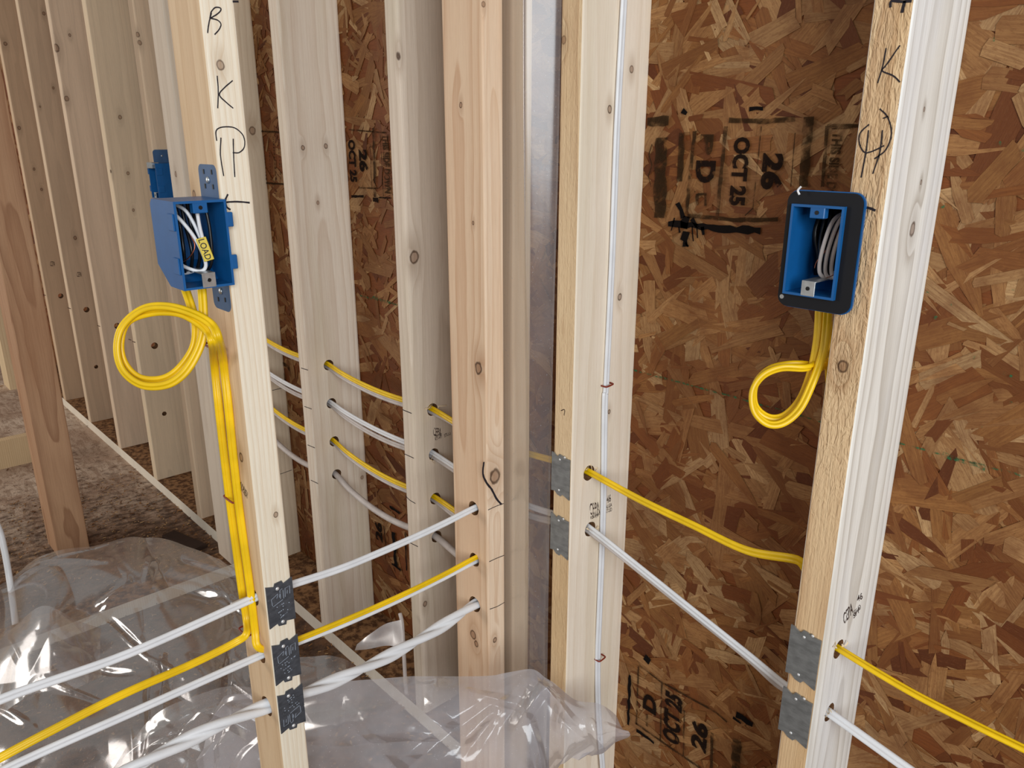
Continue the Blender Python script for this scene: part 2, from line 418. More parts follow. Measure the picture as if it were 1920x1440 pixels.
NB = Vector((0, -1, 0)); OFF = .0040
def wat(px, py): return at(px, py, Y=OSB)
def wall_mark(name, strokes, mat, label=None, jag=.25):
    vs, fs = [], []
    for s in strokes:
        if s[0] == 'T':        # ('T', text, x0, x1, y_top, y_bottom, mode)
            _, t, x0, x1, y0, y1, mode = s
            xm0, xm1 = wat(x0, y0).x, wat(x1, y0).x; zt, zb = wat((x0+x1)/2, y0).z, wat((x0+x1)/2, y1).z
            if mode == 'down': text_vf(t, (xm0, OSB, zt), (0, 0, zb-zt), (xm1-xm0, 0, 0), NB, OFF, vs, fs, .05)
            else: text_vf(t, (xm1, OSB, zb), (0, 0, zt-zb), (xm0-xm1, 0, 0), NB, OFF, vs, fs, .05)
        else:
            wd, pts = s; P = [wat(*p) for p in pts]; Q = [P[0]]
            for a, b in zip(P, P[1:]):
                n = max(1, int((b-a).length/.008))
                for i in range(n): Q.append(a.lerp(b, (i+1)/n))
            ribbon_vf(Q, wd, NB, OFF+.0001, vs, fs, jag)
    o = link(name, mesh(name, vs, fs), mat, wall)
    if label: o['label'] = label
    return o
P_ = .00069
wall_mark('date_stamp', [('T', '26', 1434, 1475, 287, 356, 'down'), ('T', 'OCT 25', 1380, 1411, 257, 386, 'down'), ('T', 'D', 1309, 1346, 301, 343, 'down')], M_INK, 'black stencilled OCT 25 and 26')
wall_mark('stamp_frame', [
    ('T', 'P', 1317, 1342, 252, 291, 'down'), ('T', 'THIS SIDE DOWN', 1564, 1584, 247, 408, 'down'),
    (30*P_, [(1243, 258), (1240, 408)]), (19*P_, [(1217, 228), (1257, 227)]), (13*P_, [(1282, 249), (1278, 340)]),
    (9*P_, [(1370, 226), (1440, 227), (1494, 223)]), (8*P_, [(1306, 246), (1290, 402)]), (8*P_, [(1292, 404), (1380, 412), (1462, 411)]),
    (8*P_, [(1364, 237), (1348, 405)]), (2.4*P_, [(1431, 237), (1415, 390), (1400, 404)]), (2*P_, [(1494, 249), (1486, 350)]),
    (18*P_, [(1519, 219), (1509, 350)]), (6*P_, [(1554, 236), (1545, 350)]), (6*P_, [(1554, 236), (1612, 236)]),
    (2.5*P_, [(1562, 241), (1598, 241)]), (7*P_, [(1311, 363), (1311, 385)]), (5*P_, [(1311, 364), (1328, 364)]), (5*P_, [(1326, 364), (1326, 386)]), (2.6*P_, [(1226, 270), (1220, 290), (1226, 310), (1219, 330), (1224, 350)])], M_INKF, 'faded brown stamp frame reading THIS SIDE DOWN')
wall_mark('paint_splash', [(12*P_, [(1256, 420), (1290, 421), (1340, 427), (1429, 432)]), (16*P_, [(1290, 405), (1286, 428)]), (18*P_, [(1282, 438), (1294, 444)]), (9*P_, [(1287, 444), (1288, 462)]),
    (9*P_, [(1274, 380), (1284, 408)]), (8*P_, [(1320, 425), (1322, 440)]), (6*P_, [(1408, 205), (1434, 203)]), (10*P_, [(1283, 206), (1291, 213)]), (4*P_, [(1276, 425), (1278, 436)]), (3*P_, [(1301, 424), (1303, 452)]), (2*P_, [(1310, 424), (1311, 446)]), (3*P_, [(1268, 408), (1262, 432)]), (9*P_, [(1300, 410), (1312, 428)]), (5*P_, [(1288, 455), (1294, 462)])], M_TAR, 'black paint splash', .5)
wall_mark('date_stamp', [('T', '26', 675, 691, 280, 322, 'down'), ('T', 'OCT 25', 655, 668, 262, 341, 'down'), (5*P_*1.5, [(662, 368), (685, 368)]), (10*P_*1.5, [(702, 374), (712, 375)]), (4*P_, [(712, 370), (735, 371)])], M_INK, 'black stencilled OCT 25 and 26')
wall_mark('stamp_frame', [('T', 'THIS SIDE DOWN', 719, 731, 252, 362, 'down'), (12*P_, [(703, 240), (706, 370)]), (4*P_, [(657, 243), (727, 249)]), (4*P_, [(716, 248), (722, 368)]), (3*P_, [(697, 270), (700, 355)]), (4*P_, [(676, 352), (712, 353)])], M_INKF, 'faded brown stamp frame reading THIS SIDE DOWN')
tiny = [(4*P_*1.6, [(488, 246), (527, 248)]), (4*P_*1.6, [(497, 343), (536, 345)])]
for c in range(4):
    x = 497+c*9; yy = 256
    while yy < 336:
        ln = random.uniform(2, 6); tiny.append(((3 if c != 2 else 5)*P_*1.5, [(x+(yy-256)*.06, yy), (x+(yy+ln-256)*.06, yy+ln)])); yy += ln+random.uniform(1.5, 3)
wall_mark('stamp_frame', tiny, M_INKF, 'small worn grade stamp')
wall_mark('date_stamp', [('T', '26', 1300, 1332, 1352, 1406, 'up'), ('T', 'OCT 25', 1250, 1284, 1300, 1394, 'up'), ('T', 'D', 1209, 1235, 1302, 1334, 'up')], M_INK, 'black stencilled OCT 25 and 26')
wall_mark('stamp_frame', [(5*P_, [(1200, 1246), (1196, 1356)]), (6*P_, [(1194, 1354), (1316, 1439)]), (5*P_, [(1201, 1245), (1241, 1276), (1344, 1333)]),
    (4*P_, [(1244, 1276), (1241, 1386)]), (4*P_, [(1286, 1330), (1284, 1415)]), (8*P_, [(1338, 1372), (1336, 1440)]), (24*P_, [(1384, 1384), (1382, 1450)]), (7*P_, [(1216, 1337), (1216, 1360)]), (4*P_, [(1344, 1333), (1366, 1352)])], M_INKF)
wall_mark('paint_splash', [(8*P_, [(1184, 1264), (1180, 1357)]), (8*P_, [(1196, 1367), (1229, 1391)]), (16*P_, [(1211, 1230), (1221, 1240)]), (14*P_, [(1383, 1336), (1414, 1357)]), (6*P_, [(1377, 1343), (1392, 1354)])], M_TAR, 'black paint splash', .5)
wall_mark('paint_splash', [(13*P_*1.5, [(740, 997), (744, 1060)]), (4*P_*1.5, [(762, 997), (765, 1069)]), (6*P_*1.5, [(733, 949), (752, 961)]), (5*P_*1.5, [(737, 1056), (754, 1068)])], M_TAR, 'black paint splash', .5)
wall_mark('stamp_frame', [('T', '26', 705, 718, 978, 1012, 'up'), (5*P_, [(722, 985), (726, 1020)])], M_INK)
wall_mark('paint_splash', [(16*P_*1.3, [(527, 676), (545, 690)]), (9*P_, [(532, 690), (540, 730)])], M_INKF, None, .5)
wall_mark('chalk_line', [(3.2*P_, [(1180, 690), (1300, 722), (1440, 760), (1530, 786), (1690, 830), (1790, 856), (1920, 890)]), (9*P_, [(1770, 850), (1850, 876)]), (3*P_, [(676, 553), (752, 573)]), (6*P_, [(700, 556), (745, 570)])], M_CHALK, 'green snapped chalk line', .6)
fl = [(5*P_, [(x, y), (x+5, y+2)]) for x, y in [(1863, 75), (1875, 268), (1918, 281), (1768, 386), (1883, 698), (1895, 703), (1740, 545), (1825, 668), (1786, 568), (1842, 801), (1895, 752), (1900, 540), (1754, 594)]]
wall_mark('chalk_fleck', fl, M_CHALK, None, .5)

# ------------------------------------------------------------------ lumber
M_BORE_SHADE = plain('bored wood with shade', lin(128, 92, 62), .9, .1, nz=.25, nscale=300)  # brown raw wood, darkened to paint the shade inside the holes
def drill(o, holes):
    """bore real holes: (axis, x, y, z, radius)"""
    for (ax, x, y, z, r) in holes:
        bm = bmesh.new(); bmesh.ops.create_cone(bm, cap_ends=True, segments=16, radius1=r, radius2=r, depth=.4)
        for v in bm.verts: v.co.x *= 1+random.uniform(-.05, .05); v.co.y *= 1+random.uniform(-.05, .05)
        rot = Matrix.Rotation(math.pi/2, 4, 'Y' if ax == 'X' else 'X')
        bmesh.ops.transform(bm, matrix=Matrix.Translation((x, y, z)) @ rot, verts=bm.verts)
        me = bm_mesh('cut', bm); me.materials.append(M_BORE_SHADE); c = bpy.data.objects.new('cut', me); C.objects.link(c)
        if M_BORE_SHADE.name not in [m_.name for m_ in o.data.materials]: o.data.materials.append(M_BORE_SHADE)
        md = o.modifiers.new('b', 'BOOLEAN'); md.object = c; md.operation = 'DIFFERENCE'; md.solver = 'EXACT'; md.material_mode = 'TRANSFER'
        bpy.context.view_layer.update()
        new = bpy.data.meshes.new_from_object(o.evaluated_get(bpy.context.evaluated_depsgraph_get()))
        o.modifiers.clear(); old = o.data; o.data = new; bpy.data.meshes.remove(old)
        bpy.data.objects.remove(c); bpy.data.meshes.remove(me)
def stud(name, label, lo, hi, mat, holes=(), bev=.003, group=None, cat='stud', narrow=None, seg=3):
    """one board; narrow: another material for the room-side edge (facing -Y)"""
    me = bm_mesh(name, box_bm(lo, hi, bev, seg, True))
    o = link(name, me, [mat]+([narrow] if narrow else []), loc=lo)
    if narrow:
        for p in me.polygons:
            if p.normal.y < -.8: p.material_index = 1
    drill(o, holes)
    return tag(o, label, cat, group)
def kn(lo, *picks):
    """knots picked on a face: (px, py, radius, 'X'|'Y', plane)"""
    out = []
    for px, py, r, ax, pl in picks:
        q = at(px, py, **{ax: pl}) - Vector(lo); out.append((q.x, q.y, q.z, r))
    return out
def ink(parent, strokes, X=None, Y=None, wd=.0013, name='handwriting', mat=None, label=None, texts=()):
    if len(strokes) > 1 and label is None:
        for s in strokes: ink(parent, [s], X, Y, wd, name, mat)
        return
    nrm = Vector((1, 0, 0)) if X is not None else Vector((0, -1, 0)); vs, fs = [], []
    for s in strokes:
        P = [at(*p, X=X, Y=Y) for p in s]; P = catmull(P, 4) if len(P) > 2 else P
        ribbon_vf(P, wd, nrm, .0005, vs, fs, .15)
    for (t, p0, p1, p2) in texts:    # text, lower-left, lower-right, upper-left picks
        a, b, c = (at(*p, X=X, Y=Y) for p in (p0, p1, p2)); text_vf(t, a, b-a, c-a, nrm, .0005, vs, fs, .01)
    o = link(name, mesh(name, vs, fs), mat or M_PEN, parent)
    if label: o['label'] = label
    return o

pale, paled = lin(238, 226, 205), lin(206, 176, 138)
cream, creamd = lin(228, 208, 176), lin(196, 160, 118)
tan, tand = lin(214, 178, 130), lin(168, 122, 76)
pink, pinkd = lin(228, 199, 168), lin(186, 138, 100)
HR = .0125
ZR = [.72, .627, .532, .447]
def ext(i): return XA - i*SP
# --- stud A: by the gasketed box
lo = (XA, D0, PL); fx = XA+W
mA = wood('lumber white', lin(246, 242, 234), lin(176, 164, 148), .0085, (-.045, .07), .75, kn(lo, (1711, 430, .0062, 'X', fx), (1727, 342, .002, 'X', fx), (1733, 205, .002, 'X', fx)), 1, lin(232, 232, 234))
mAn = wood('lumber rough tan bounce lit', lin(228, 196, 154), lin(168, 122, 80), .006, (.02, -.05), .6, kn(lo, (1580, 687, .0055, 'Y', D0)), 2, lin(206, 164, 112), sawn=1.)  # rough edge, its tan painting in warm bounce against the window-lit white
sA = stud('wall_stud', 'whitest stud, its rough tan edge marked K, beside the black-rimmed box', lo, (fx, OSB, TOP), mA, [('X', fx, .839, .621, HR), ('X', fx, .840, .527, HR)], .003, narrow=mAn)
ink(sA, [[(1688, 85), (1662, 122), (1655, 133), (1675, 142), (1688, 154)], [(1662, 90), (1656, 122), (1646, 156)]], Y=D0, label='handwritten K')
ink(sA, [[(1650, 204), (1665, 220), (1672, 250), (1662, 280), (1640, 298)], [(1630, 233), (1613, 250), (1612, 270), (1622, 286), (1640, 282), (1658, 273)], [(1629, 244), (1624, 285), (1615, 333)], [(1655, 244), (1650, 285), (1637, 326)], [(1656, 222), (1666, 218)]], Y=D0, label='handwritten circled double stroke')
ink(sA, [[(1670, 14), (1672, 2), (1690, 3), (1710, 2)], [(1691, 24), (1697, 2)], [(1617, 389), (1630, 390), (1642, 395)]], Y=D0, wd=.0025)
ink(sA, [], X=fx, name='grade_stamp', texts=[('CEPA', (1582, 1172), (1599, 1148), (1580, 1152)), ('SPF', (1600, 1160), (1612, 1146), (1599, 1152)), ('46', (1607, 1130), (1617, 1122), (1606, 1118)), ('STUD', (1602, 1154), (1614, 1140), (1600, 1146))], mat=M_LINE, label='small black mill stamp')
# --- stud M: by the plastic
lo = (ext(1), D0, PL); fx = ext(1)+W
lo = (-.7685, D0, PL); fx = -.7304
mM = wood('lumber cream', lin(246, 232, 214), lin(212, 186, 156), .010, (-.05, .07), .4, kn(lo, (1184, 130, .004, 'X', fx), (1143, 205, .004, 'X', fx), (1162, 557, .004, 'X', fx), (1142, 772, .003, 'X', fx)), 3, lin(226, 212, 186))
mMn = wood('lumber shaded tan edge', lin(226, 198, 158), lin(174, 132, 92), .0065, (.015, -.08), .6, kn(lo, (1057, 75, .004, 'Y', D0)), 4, lin(212, 176, 128), sawn=.35)  # sawn edge, its darker tan painting in the side away from the window
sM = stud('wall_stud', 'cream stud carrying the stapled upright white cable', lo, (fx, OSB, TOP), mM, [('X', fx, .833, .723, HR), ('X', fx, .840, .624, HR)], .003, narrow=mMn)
ink(sM, [], X=fx, name='grade_stamp', texts=[('CEPA', (1106, 966), (1124, 962), (1105, 944)), ('SPF', (1110, 972), (1124, 967), (1110, 966)), ('46', (1137, 944), (1145, 940), (1137, 930)), ('ALGA', (1135, 955), (1147, 949), (1135, 948)), ('STUD', (1135, 963), (1147, 958), (1135, 956)), ('KD-HT', (1107, 973), (1120, 970), (1107, 968))], mat=M_LINE, label='small black mill stamp')
ink(sM, [[(1052, 770), (1059, 768), (1058, 779)]], Y=D0, wd=.0012, name='pencil_mark', mat=M_LINE)
# --- backing board laid flat behind the partition end
mBk = wood('lumber backing', cream, creamd, .006, (-.03, .05), .4, (), 5)
stud('backing_stud', 'flat board veiled by hanging clear plastic, right of the pinkish partition stud', (-1.000, D0+.002, PL), (-.862, D0+.002+W, TOP), mBk, bev=.004)
# --- stud 3
lo = (ext(2)+.0, D0, PL); fx = lo[0]+W
lo = (-1.176, D0, PL); fx = -1.138
m3 = wood('lumber grey cream', lin(226, 210, 192), lin(172, 148, 124), .011, (-.06, .08), .4, kn(lo, (745, 104, .006, 'X', fx), (777, 482, .009, 'X', fx), (797, 1132, .005, 'X', fx)), 6, lin(204, 192, 168))
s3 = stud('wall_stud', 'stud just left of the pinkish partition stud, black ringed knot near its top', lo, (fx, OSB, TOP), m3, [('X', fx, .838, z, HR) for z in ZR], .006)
ink(s3, [], X=fx, name='grade_stamp', texts=[('CEPA', (812, 817), (827, 817), (812, 802)), ('SPF', (815, 820), (828, 817), (815, 815)), ('KD-HT', (816, 826), (829, 821), (815, 821)), ('STUD', (833, 820), (845, 815), (832, 814))], mat=M_LINE, label='small black mill stamp')
ink(s3, [[(755, 768), (772, 775)], [(759, 851), (776, 859)], [(760, 929), (768, 937), (779, 944)], [(768, 1017), (784, 1025)]], Y=D0, wd=.0016, name='pencil_mark')
# --- stud 2
lo = (-1.586, D0, PL); fx = -1.546
m2 = wood('lumber pale', lin(238, 224, 206), lin(190, 158, 128), .009, (-.04, .06), .4, kn(lo, (568, 277, .004, 'X', fx), (611, 274, .004, 'X', fx), (596, 380, .0035, 'X', fx), (679, 895, .004, 'X', fx)), 7, lin(214, 200, 172))
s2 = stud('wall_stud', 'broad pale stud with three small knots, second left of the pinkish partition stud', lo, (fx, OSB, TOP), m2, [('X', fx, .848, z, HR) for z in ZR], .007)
ink(s2, [[(565, 690), (578, 694)], [(571, 762), (585, 767)], [(577, 834), (591, 840)], [(583, 900), (597, 907)]], Y=D0, wd=.0016, name='pencil_mark')
# --- stud 1
lo = (-1.985, D0, PL); fx = -1.947
m1 = wood('lumber pale shaded', lin(224, 206, 180), lin(180, 150, 118), .008, (-.04, .06), .4, kn(lo, (473, 245, .008, 'X', fx)), 8)
s1 = stud('wall_stud', 'stud mostly hidden behind the near marked stud, only its shaded right part showing', lo, (fx, OSB, TOP), m1, [('X', fx, .862, z, HR) for z in ZR], .006)
ink(s1, [[(510, 732), (531, 727)], [(525, 889), (547, 881)]], X=fx, wd=.0016, name='pencil_mark')
# --- far studs e d c b a
far = [(5, -2.393, 'far stud with the half hidden blue box fixed to it', (230, 202, 170)), (6, -2.799, 'smooth yellowish far stud, next left of the stud with the half hidden box', (228, 206, 174)),
       (7, -3.206, 'far stud with brown knot streaks, third in line before the reddish post', (224, 200, 172)), (8, -3.612, 'far stud between the knot streaked one and the one beside the reddish post', (222, 198, 168)), (9, -4.018, 'furthest clear stud, directly right of the reddish post', (212, 184, 152))]
kp = {5: [(258, 65, .01), (262, 80, .01)], 6: [(205, 322, .012), (240, 325, .009), (250, 394, .008), (225, 220, .01)], 7: [(105, 90, .02), (125, 185, .014), (131, 66, .008), (240, 500, .014)], 8: [(82, 25, .01), (100, 165, .008), (141, 446, .012), (75, 200, .006)], 9: [(36, 240, .012), (64, 317, .009), (78, 355, .009), (10, 82, .012)]}
E5 = None
for i, x, lb, c in far:
    lo = (x, D0, PL); fx = x+W
    ks = [(px, py, r, 'X', fx) for px, py, r in kp[i]]; ks = [(a_, b_, r_*.5, c_, d_) for a_, b_, r_, c_, d_ in ks]
    m_ = wood('lumber far %d' % i, lin(*c), tuple(v*.62 for v in lin(*c)), .008+.001*(i % 3), (-.04+.01*(i % 3), .05), .35, kn(lo, *ks), 9+i, tuple(v*.8 for v in lin(*c)))
    ho = [('X', fx, .850, .531, .0115)] + ([('X', fx, .850, .28, .008)] if i in (6, 8) else [])
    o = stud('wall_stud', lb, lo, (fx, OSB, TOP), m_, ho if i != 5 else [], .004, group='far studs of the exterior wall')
    if i == 5: E5 = o
    if i in (9, 8): ink(o, [], X=fx, name='grade_stamp', texts=[('CEPA', (at9[0], at9[1]), (at9[0]+9, at9[1]), (at9[0], at9[1]-9)) for at9 in ([(94, 499)] if i == 9 else [(144, 519)])], mat=M_LINE)
    zt = [.531+.06, .531+.03]
    if i >= 5: ink(o, [[p, (p[0]+6, p[1]+2)] for p in {5: [(216, 57), (322, 478), (324, 640), (341, 745)], 6: [(248, 640), (241, 636)], 7: [(182, 610)], 8: [(127, 577)], 9: [(80, 552)]}[i] if i != 5] or [[(320, 695), (330, 699)]], Y=D0, wd=.003, name='pencil_mark', mat=M_LINE)
# further studs seen past the reddish post
for k, x in enumerate((-4.425, -4.831)):
    pass
# --- bottom plate
mPl = wood('lumber plate', lin(240, 232, 216), lin(196, 172, 138), .006, (.5, .01), .3, (), 20)
gd = G('sawdust covered wood'); od = gd.obj(); nd = gd.noise(od, 60, 4, .65)
M_DUST = gd.done(gd.bsdf(gd.mix(gd.mr(nd, .38, .62), lin(150, 112, 76), lin(84, 56, 36)), .85, nd, .6, .004, .2))
bp = stud('bottom_plate', 'long pale bottom plate under the exterior wall studs', (-5.6, D0, 0), (1.5, OSB-.0024, PL), mPl, bev=0, cat='plate')
bp.data.materials.append(M_DUST)
for p in bp.data.polygons:
    if p.normal.z > .8: p.material_index = 1
# --- partition: near marked stud B
lo = (XB-.0889, YB, PL); fx = XB
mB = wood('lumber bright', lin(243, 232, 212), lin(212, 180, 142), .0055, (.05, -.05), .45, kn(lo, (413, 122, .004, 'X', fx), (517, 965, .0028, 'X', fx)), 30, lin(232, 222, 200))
mBn = wood('lumber shaded honey', lin(228, 199, 162), lin(184, 142, 100), .012, (.04, .05), .4, kn(lo, (364, 367, .005, 'Y', YB), (452, 857, .005, 'Y', YB)), 31, lin(214, 180, 138))  # same stud's side away from the window, its shade put into the colour
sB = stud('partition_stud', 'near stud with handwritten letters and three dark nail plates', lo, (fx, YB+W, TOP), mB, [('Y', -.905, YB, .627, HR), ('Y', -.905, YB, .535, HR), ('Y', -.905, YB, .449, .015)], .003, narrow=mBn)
ink(sB, [[(393, 35), (396, 22), (404, 14), (414, 16), (410, 24), (398, 32), (394, 34)], [(396, 24), (391, 45), (389, 62)], [(394, 34), (408, 38), (414, 46), (410, 56), (402, 65)]], X=XB, label='handwritten B')
ink(sB, [[(407, 142), (409, 170), (408, 203)], [(436, 151), (420, 165), (411, 178), (424, 192), (437, 203)]], X=XB, label='handwritten K')
ink(sB, [[(406, 264), (405, 245), (418, 238), (440, 240), (456, 255), (458, 275), (448, 286), (436, 286)], [(414, 258), (413, 290), (419, 330)], [(437, 260), (438, 300), (440, 332)]], X=XB, label='handwritten circled double stroke')
ink(sB, [[(424, 379), (445, 378), (468, 380)], [(427, 364), (422, 376), (425, 388), (432, 393)], [(436, 3), (447, 3)]], X=XB, wd=.002)
ink(sB, [], Y=YB, name='grade_stamp', texts=[('BARRIER', (447, 906), (464, 935), (449, 897)), ('SPF', (451, 914), (463, 936), (448, 907))], mat=M_LINE, label='small worn mill stamp')
# --- partition end stud (pinkish)
lo = (XB-.0889, YP, PL)
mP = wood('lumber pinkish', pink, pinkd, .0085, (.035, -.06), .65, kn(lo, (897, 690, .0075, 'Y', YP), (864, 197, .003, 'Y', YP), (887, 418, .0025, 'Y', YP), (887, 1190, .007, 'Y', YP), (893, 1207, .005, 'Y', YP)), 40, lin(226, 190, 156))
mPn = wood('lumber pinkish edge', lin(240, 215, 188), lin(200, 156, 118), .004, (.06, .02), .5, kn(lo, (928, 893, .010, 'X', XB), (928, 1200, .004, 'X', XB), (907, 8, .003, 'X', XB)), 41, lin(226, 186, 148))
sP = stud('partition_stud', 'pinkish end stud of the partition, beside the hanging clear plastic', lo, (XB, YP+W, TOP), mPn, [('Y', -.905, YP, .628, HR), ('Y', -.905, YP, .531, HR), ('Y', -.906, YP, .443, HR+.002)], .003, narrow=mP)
ink(sP, [[(915, 956), (930, 949), (944, 944)], [(917, 1053), (930, 1047), (945, 1041)], [(918, 1142), (932, 1137), (946, 1129)]], X=XB, wd=.0012, name='pencil_mark')
ink(sP, [[(907, 866), (905, 888), (912, 905), (922, 918), (930, 934), (940, 946)]], X=XB, wd=.0036, name='bark_seam', label='dark bark seam beside the knot')
stud('partition_bottom_plate', 'bottom plate of the near partition under the marked stud', (XB-.0889, -1.6, 0), (XB, D0-.006, PL), mPl, bev=0, cat='plate').data.materials.append(M_DUST)
# --- second partition's end stud (grey face behind B)
mG = wood('lumber grey', lin(216, 202, 184), lin(180, 160, 138), .010, (.04, -.09), .35, kn((-2.1, .745, PL), (331, 327, .006, 'Y', .745)), 42, lin(200, 188, 174))
stud('partition_stud', 'cool grey stud face directly behind the marked near stud', (-2.105, .745, PL), (-2.014, .783, TOP), mG, bev=.004)
pp = stud('partition_bottom_plate', 'low plate blurred behind the left heap of clear plastic', (-2.105, -.9, 0), (-2.014, .783, PL), mPl, bev=0, cat='plate')
pp.data.materials.append(M_DUST)
for p in pp.data.polygons:
    if p.normal.z > .8: p.material_index = 1
# --- reddish double post
mR = wood('lumber reddish', lin(190, 150, 116), lin(128, 84, 56), .011, (.03, .05), .7, (), 50, lin(168, 122, 88), warp=1.8)
stud('timber_post', 'reddish brown post with strong wavy grain standing on the floor at far left', (-2.60, .398, 0), (-2.475, .486, TOP), mR, bev=.003)
# --- boards further left
stud('loose_board', 'pale board lying on edge at the left border, its end behind the reddish post', (-3.40, -1.2, 0.0), (-3.36, .56, .112), wood('lumber board', lin(216, 190, 150), lin(176, 138, 96), .007, (.0, .2), .5, [(.04, 1.52, .06, .012)], 51), bev=.002, cat='board')
mFar = wood('lumber far opening', lin(226, 204, 166), lin(180, 140, 98), .007, (.03, -.05), .4, (), 52)
stud('wall_stud', 'pale stud with a dark foot standing past the reddish post', (-4.62, .655, 0), (-4.48, .70, TOP), mFar, bev=.003)
stud('wall_stud', 'stud at the extreme left border, left of the one with a dark foot', (-5.25, .60, 0), (-5.11, .64, TOP), mFar, bev=.003)

# ------------------------------------------------------------------ cables
FW, FH = .0122, .0064
def cable(name, label, pts, mat, kind='flat', wd=FW, ht=FH, side=(0, 0, 1), twist=0., group=None, n=8, cat='cable'):
    me = sweep(name, pts, profile(kind, wd, ht), side, twist, n)
    o = link(name, me, mat, loc=Vector(pts[0]), smooth=True)
    return tag(o, label, cat, group)
def sag(a, b, s, n=5):
    a, b = Vector(a), Vector(b)
    return [a.lerp(b, k/n)+Vector((0, 0, -s*4*(k/n)*(1-k/n))) for k in range(n+1)]
hx = [(-2.42, .86), (-1.966, .862), (-1.566, .848), (-1.157, .838)]
def run(z, dz, dy, sg=.014, tail=(), jit=.004):
    pts = []
    for (x0, y0), (x1, y1) in zip(hx, hx[1:]):
        seg = sag((x0, y0+dy, z+dz), (x1, y1+dy, z+dz+random.uniform(-jit, jit)*0), sg); pts += seg[:-1]
    pts.append(Vector((hx[-1][0], hx[-1][1]+dy, z+dz)))
    return pts+[Vector(t) for t in tail]
# yellow row 1 -> past the partition -> M -> droops and climbs behind stud A to the box
a = at(1300, 985, Y=.84); b_ = at(1400, 1032, Y=.84); c_ = at(1495, 1050, X=-.385)
cable('yellow_cable', 'top yellow cable through the exterior studs, drooping across the strand board to the black-rimmed box', run(.72, .003, 0) + [Vector(p) for p in [(-1.0, .845, .70), (-.88, .848, .705), (-.768, .838, .722), (-.7304, .834, .724)]]
      + [at(1200, 937, Y=.836), a, b_, c_, Vector((-.372, .85, .70)), Vector((-.372, .868, .80)), Vector((-.380, .862, .93)), Vector((-.390, .845, 1.02)), Vector((-.392, .84, 1.065))], M_YEL)
cable('white_cable', 'white cable under the top yellow one behind the near partition', run(.72, -.006, .002, .016, [(-1.05, .85, .69), (-.98, .85, .60)]), M_GRYW, group='cables through the exterior studs')
for k, (dz, dy, sg) in enumerate(((.003, 0, .012), (-.006, .002, .02))):
    tail = [(-1.0, .85, .60+dz), (-.88, .85, .60+dz*2), (-.768, .842, .622+dz), (-.7304, .840, .623+dz*.6)]
    if k == 0: tail += [at(1290, 1138, Y=.84), at(1400, 1226, Y=.84), at(1475, 1287, Y=.84), (-.35, .838, .533), (-.323, .838, .528), (-.12, .832, .500), (.06, .835, .50), (.25, .84, .51)]
    else: tail += [at(1290, 1142, Y=.846), at(1400, 1230, Y=.848), at(1470, 1290, Y=.85), (-.352, .86, .53)]
    cable('white_cable', ['upper white cable of the second row, running on past the whitest stud', 'lower white cable of the second row behind the near partition'][k], run(.627, dz, dy, sg, tail), M_GRYW if k else M_WHT)
cable('yellow_cable', 'yellow cable of the third row between the exterior studs behind the near partition', run(.532, .003, 0, .02, [(-1.06, .84, .525), (-.99, .84, .52)]), M_YEL)
cable('white_cable', 'white cable under the third row yellow cable behind the near partition', run(.532, -.006, .002, .022, [(-1.06, .84, .512), (-.99, .84, .508)]), M_GRYW)
cable('white_cable', 'thick white cable of the lowest row behind the near partition', run(.447, 0, 0, .03, [(-1.06, .84, .43), (-.99, .84, .42)]), M_GRYW, 'round', .014)
# right of A
cable('yellow_cable', 'yellow cable leaving the right stud toward the lower right corner', [(-.398, .845, 1.065), (-.396, .85, 1.02), (-.386, .866, .93), (-.375, .872, .80), (-.37, .86, .68), (-.358, .842, .628), (-.323, .839, .622), at(1700, 1293, Y=.834), at(1830, 1360, Y=.83), at(1960, 1424, Y=.832), at(2100, 1500, Y=.835)], M_YEL)
# partition: whites
zl = at(0, 1312, X=-.905)
cable('white_cable', 'uppermost white cable through the near marked stud and the pinkish stud', [(-.9, -1.5, .625), (-.9, -.7, .61), (-.9, -.05, .622), at(0, 1312, X=-.9), at(240, 1226, X=-.9), (-.902, .36, .627), (-.903, .40, .625)] + sag((-.903, .42, .6205), (-.903, .745, .629), .006)[1:] + [(-.905, .79, .628), (-.93, .84, .628)], M_WHT)
cable('white_cable', 'slim white cable doubling the uppermost one between the marked stud and the pinkish stud', [(-.912, .33, .624), (-.912, .36, .624)] + sag((-.912, .40, .617), (-.911, .745, .624), .006)[1:] + [(-.915, .79, .624), (-.95, .84, .624)], M_WHT, 'round', .005)
cable('white_cable', 'middle white cable passing under the yellow one at the second nail plate', [(-.905, -1.5, .53), (-.905, -.7, .515), (-.905, -.05, .526), at(15, 1440, X=-.905), at(250, 1335, X=-.905), (-.909, .36, .531), (-.909, .40, .527)] + sag((-.909, .42, .5245), (-.908, .745, .526), .006)[1:] + [(-.91, .79, .526), (-.95, .84, .526)], M_WHT)
# thick twisted cable
o = cable('white_cable', 'thick twisted white cable, lowest through the near marked stud', [(-.905, -1.5, .445), (-.905, -.7, .43), (-.905, .04, .442), at(250, 1440, X=-.905), at(400, 1365, X=-.905), (-.905, .36, .449), (-.905, .41, .440)] + sag((-.905, .43, .438), (-.906, .745, .443), .012)[1:] + [(-.91, .80, .44), (-.95, .85, .44)], M_WHT, 'flat', .0215, .014, twist=30., n=16)
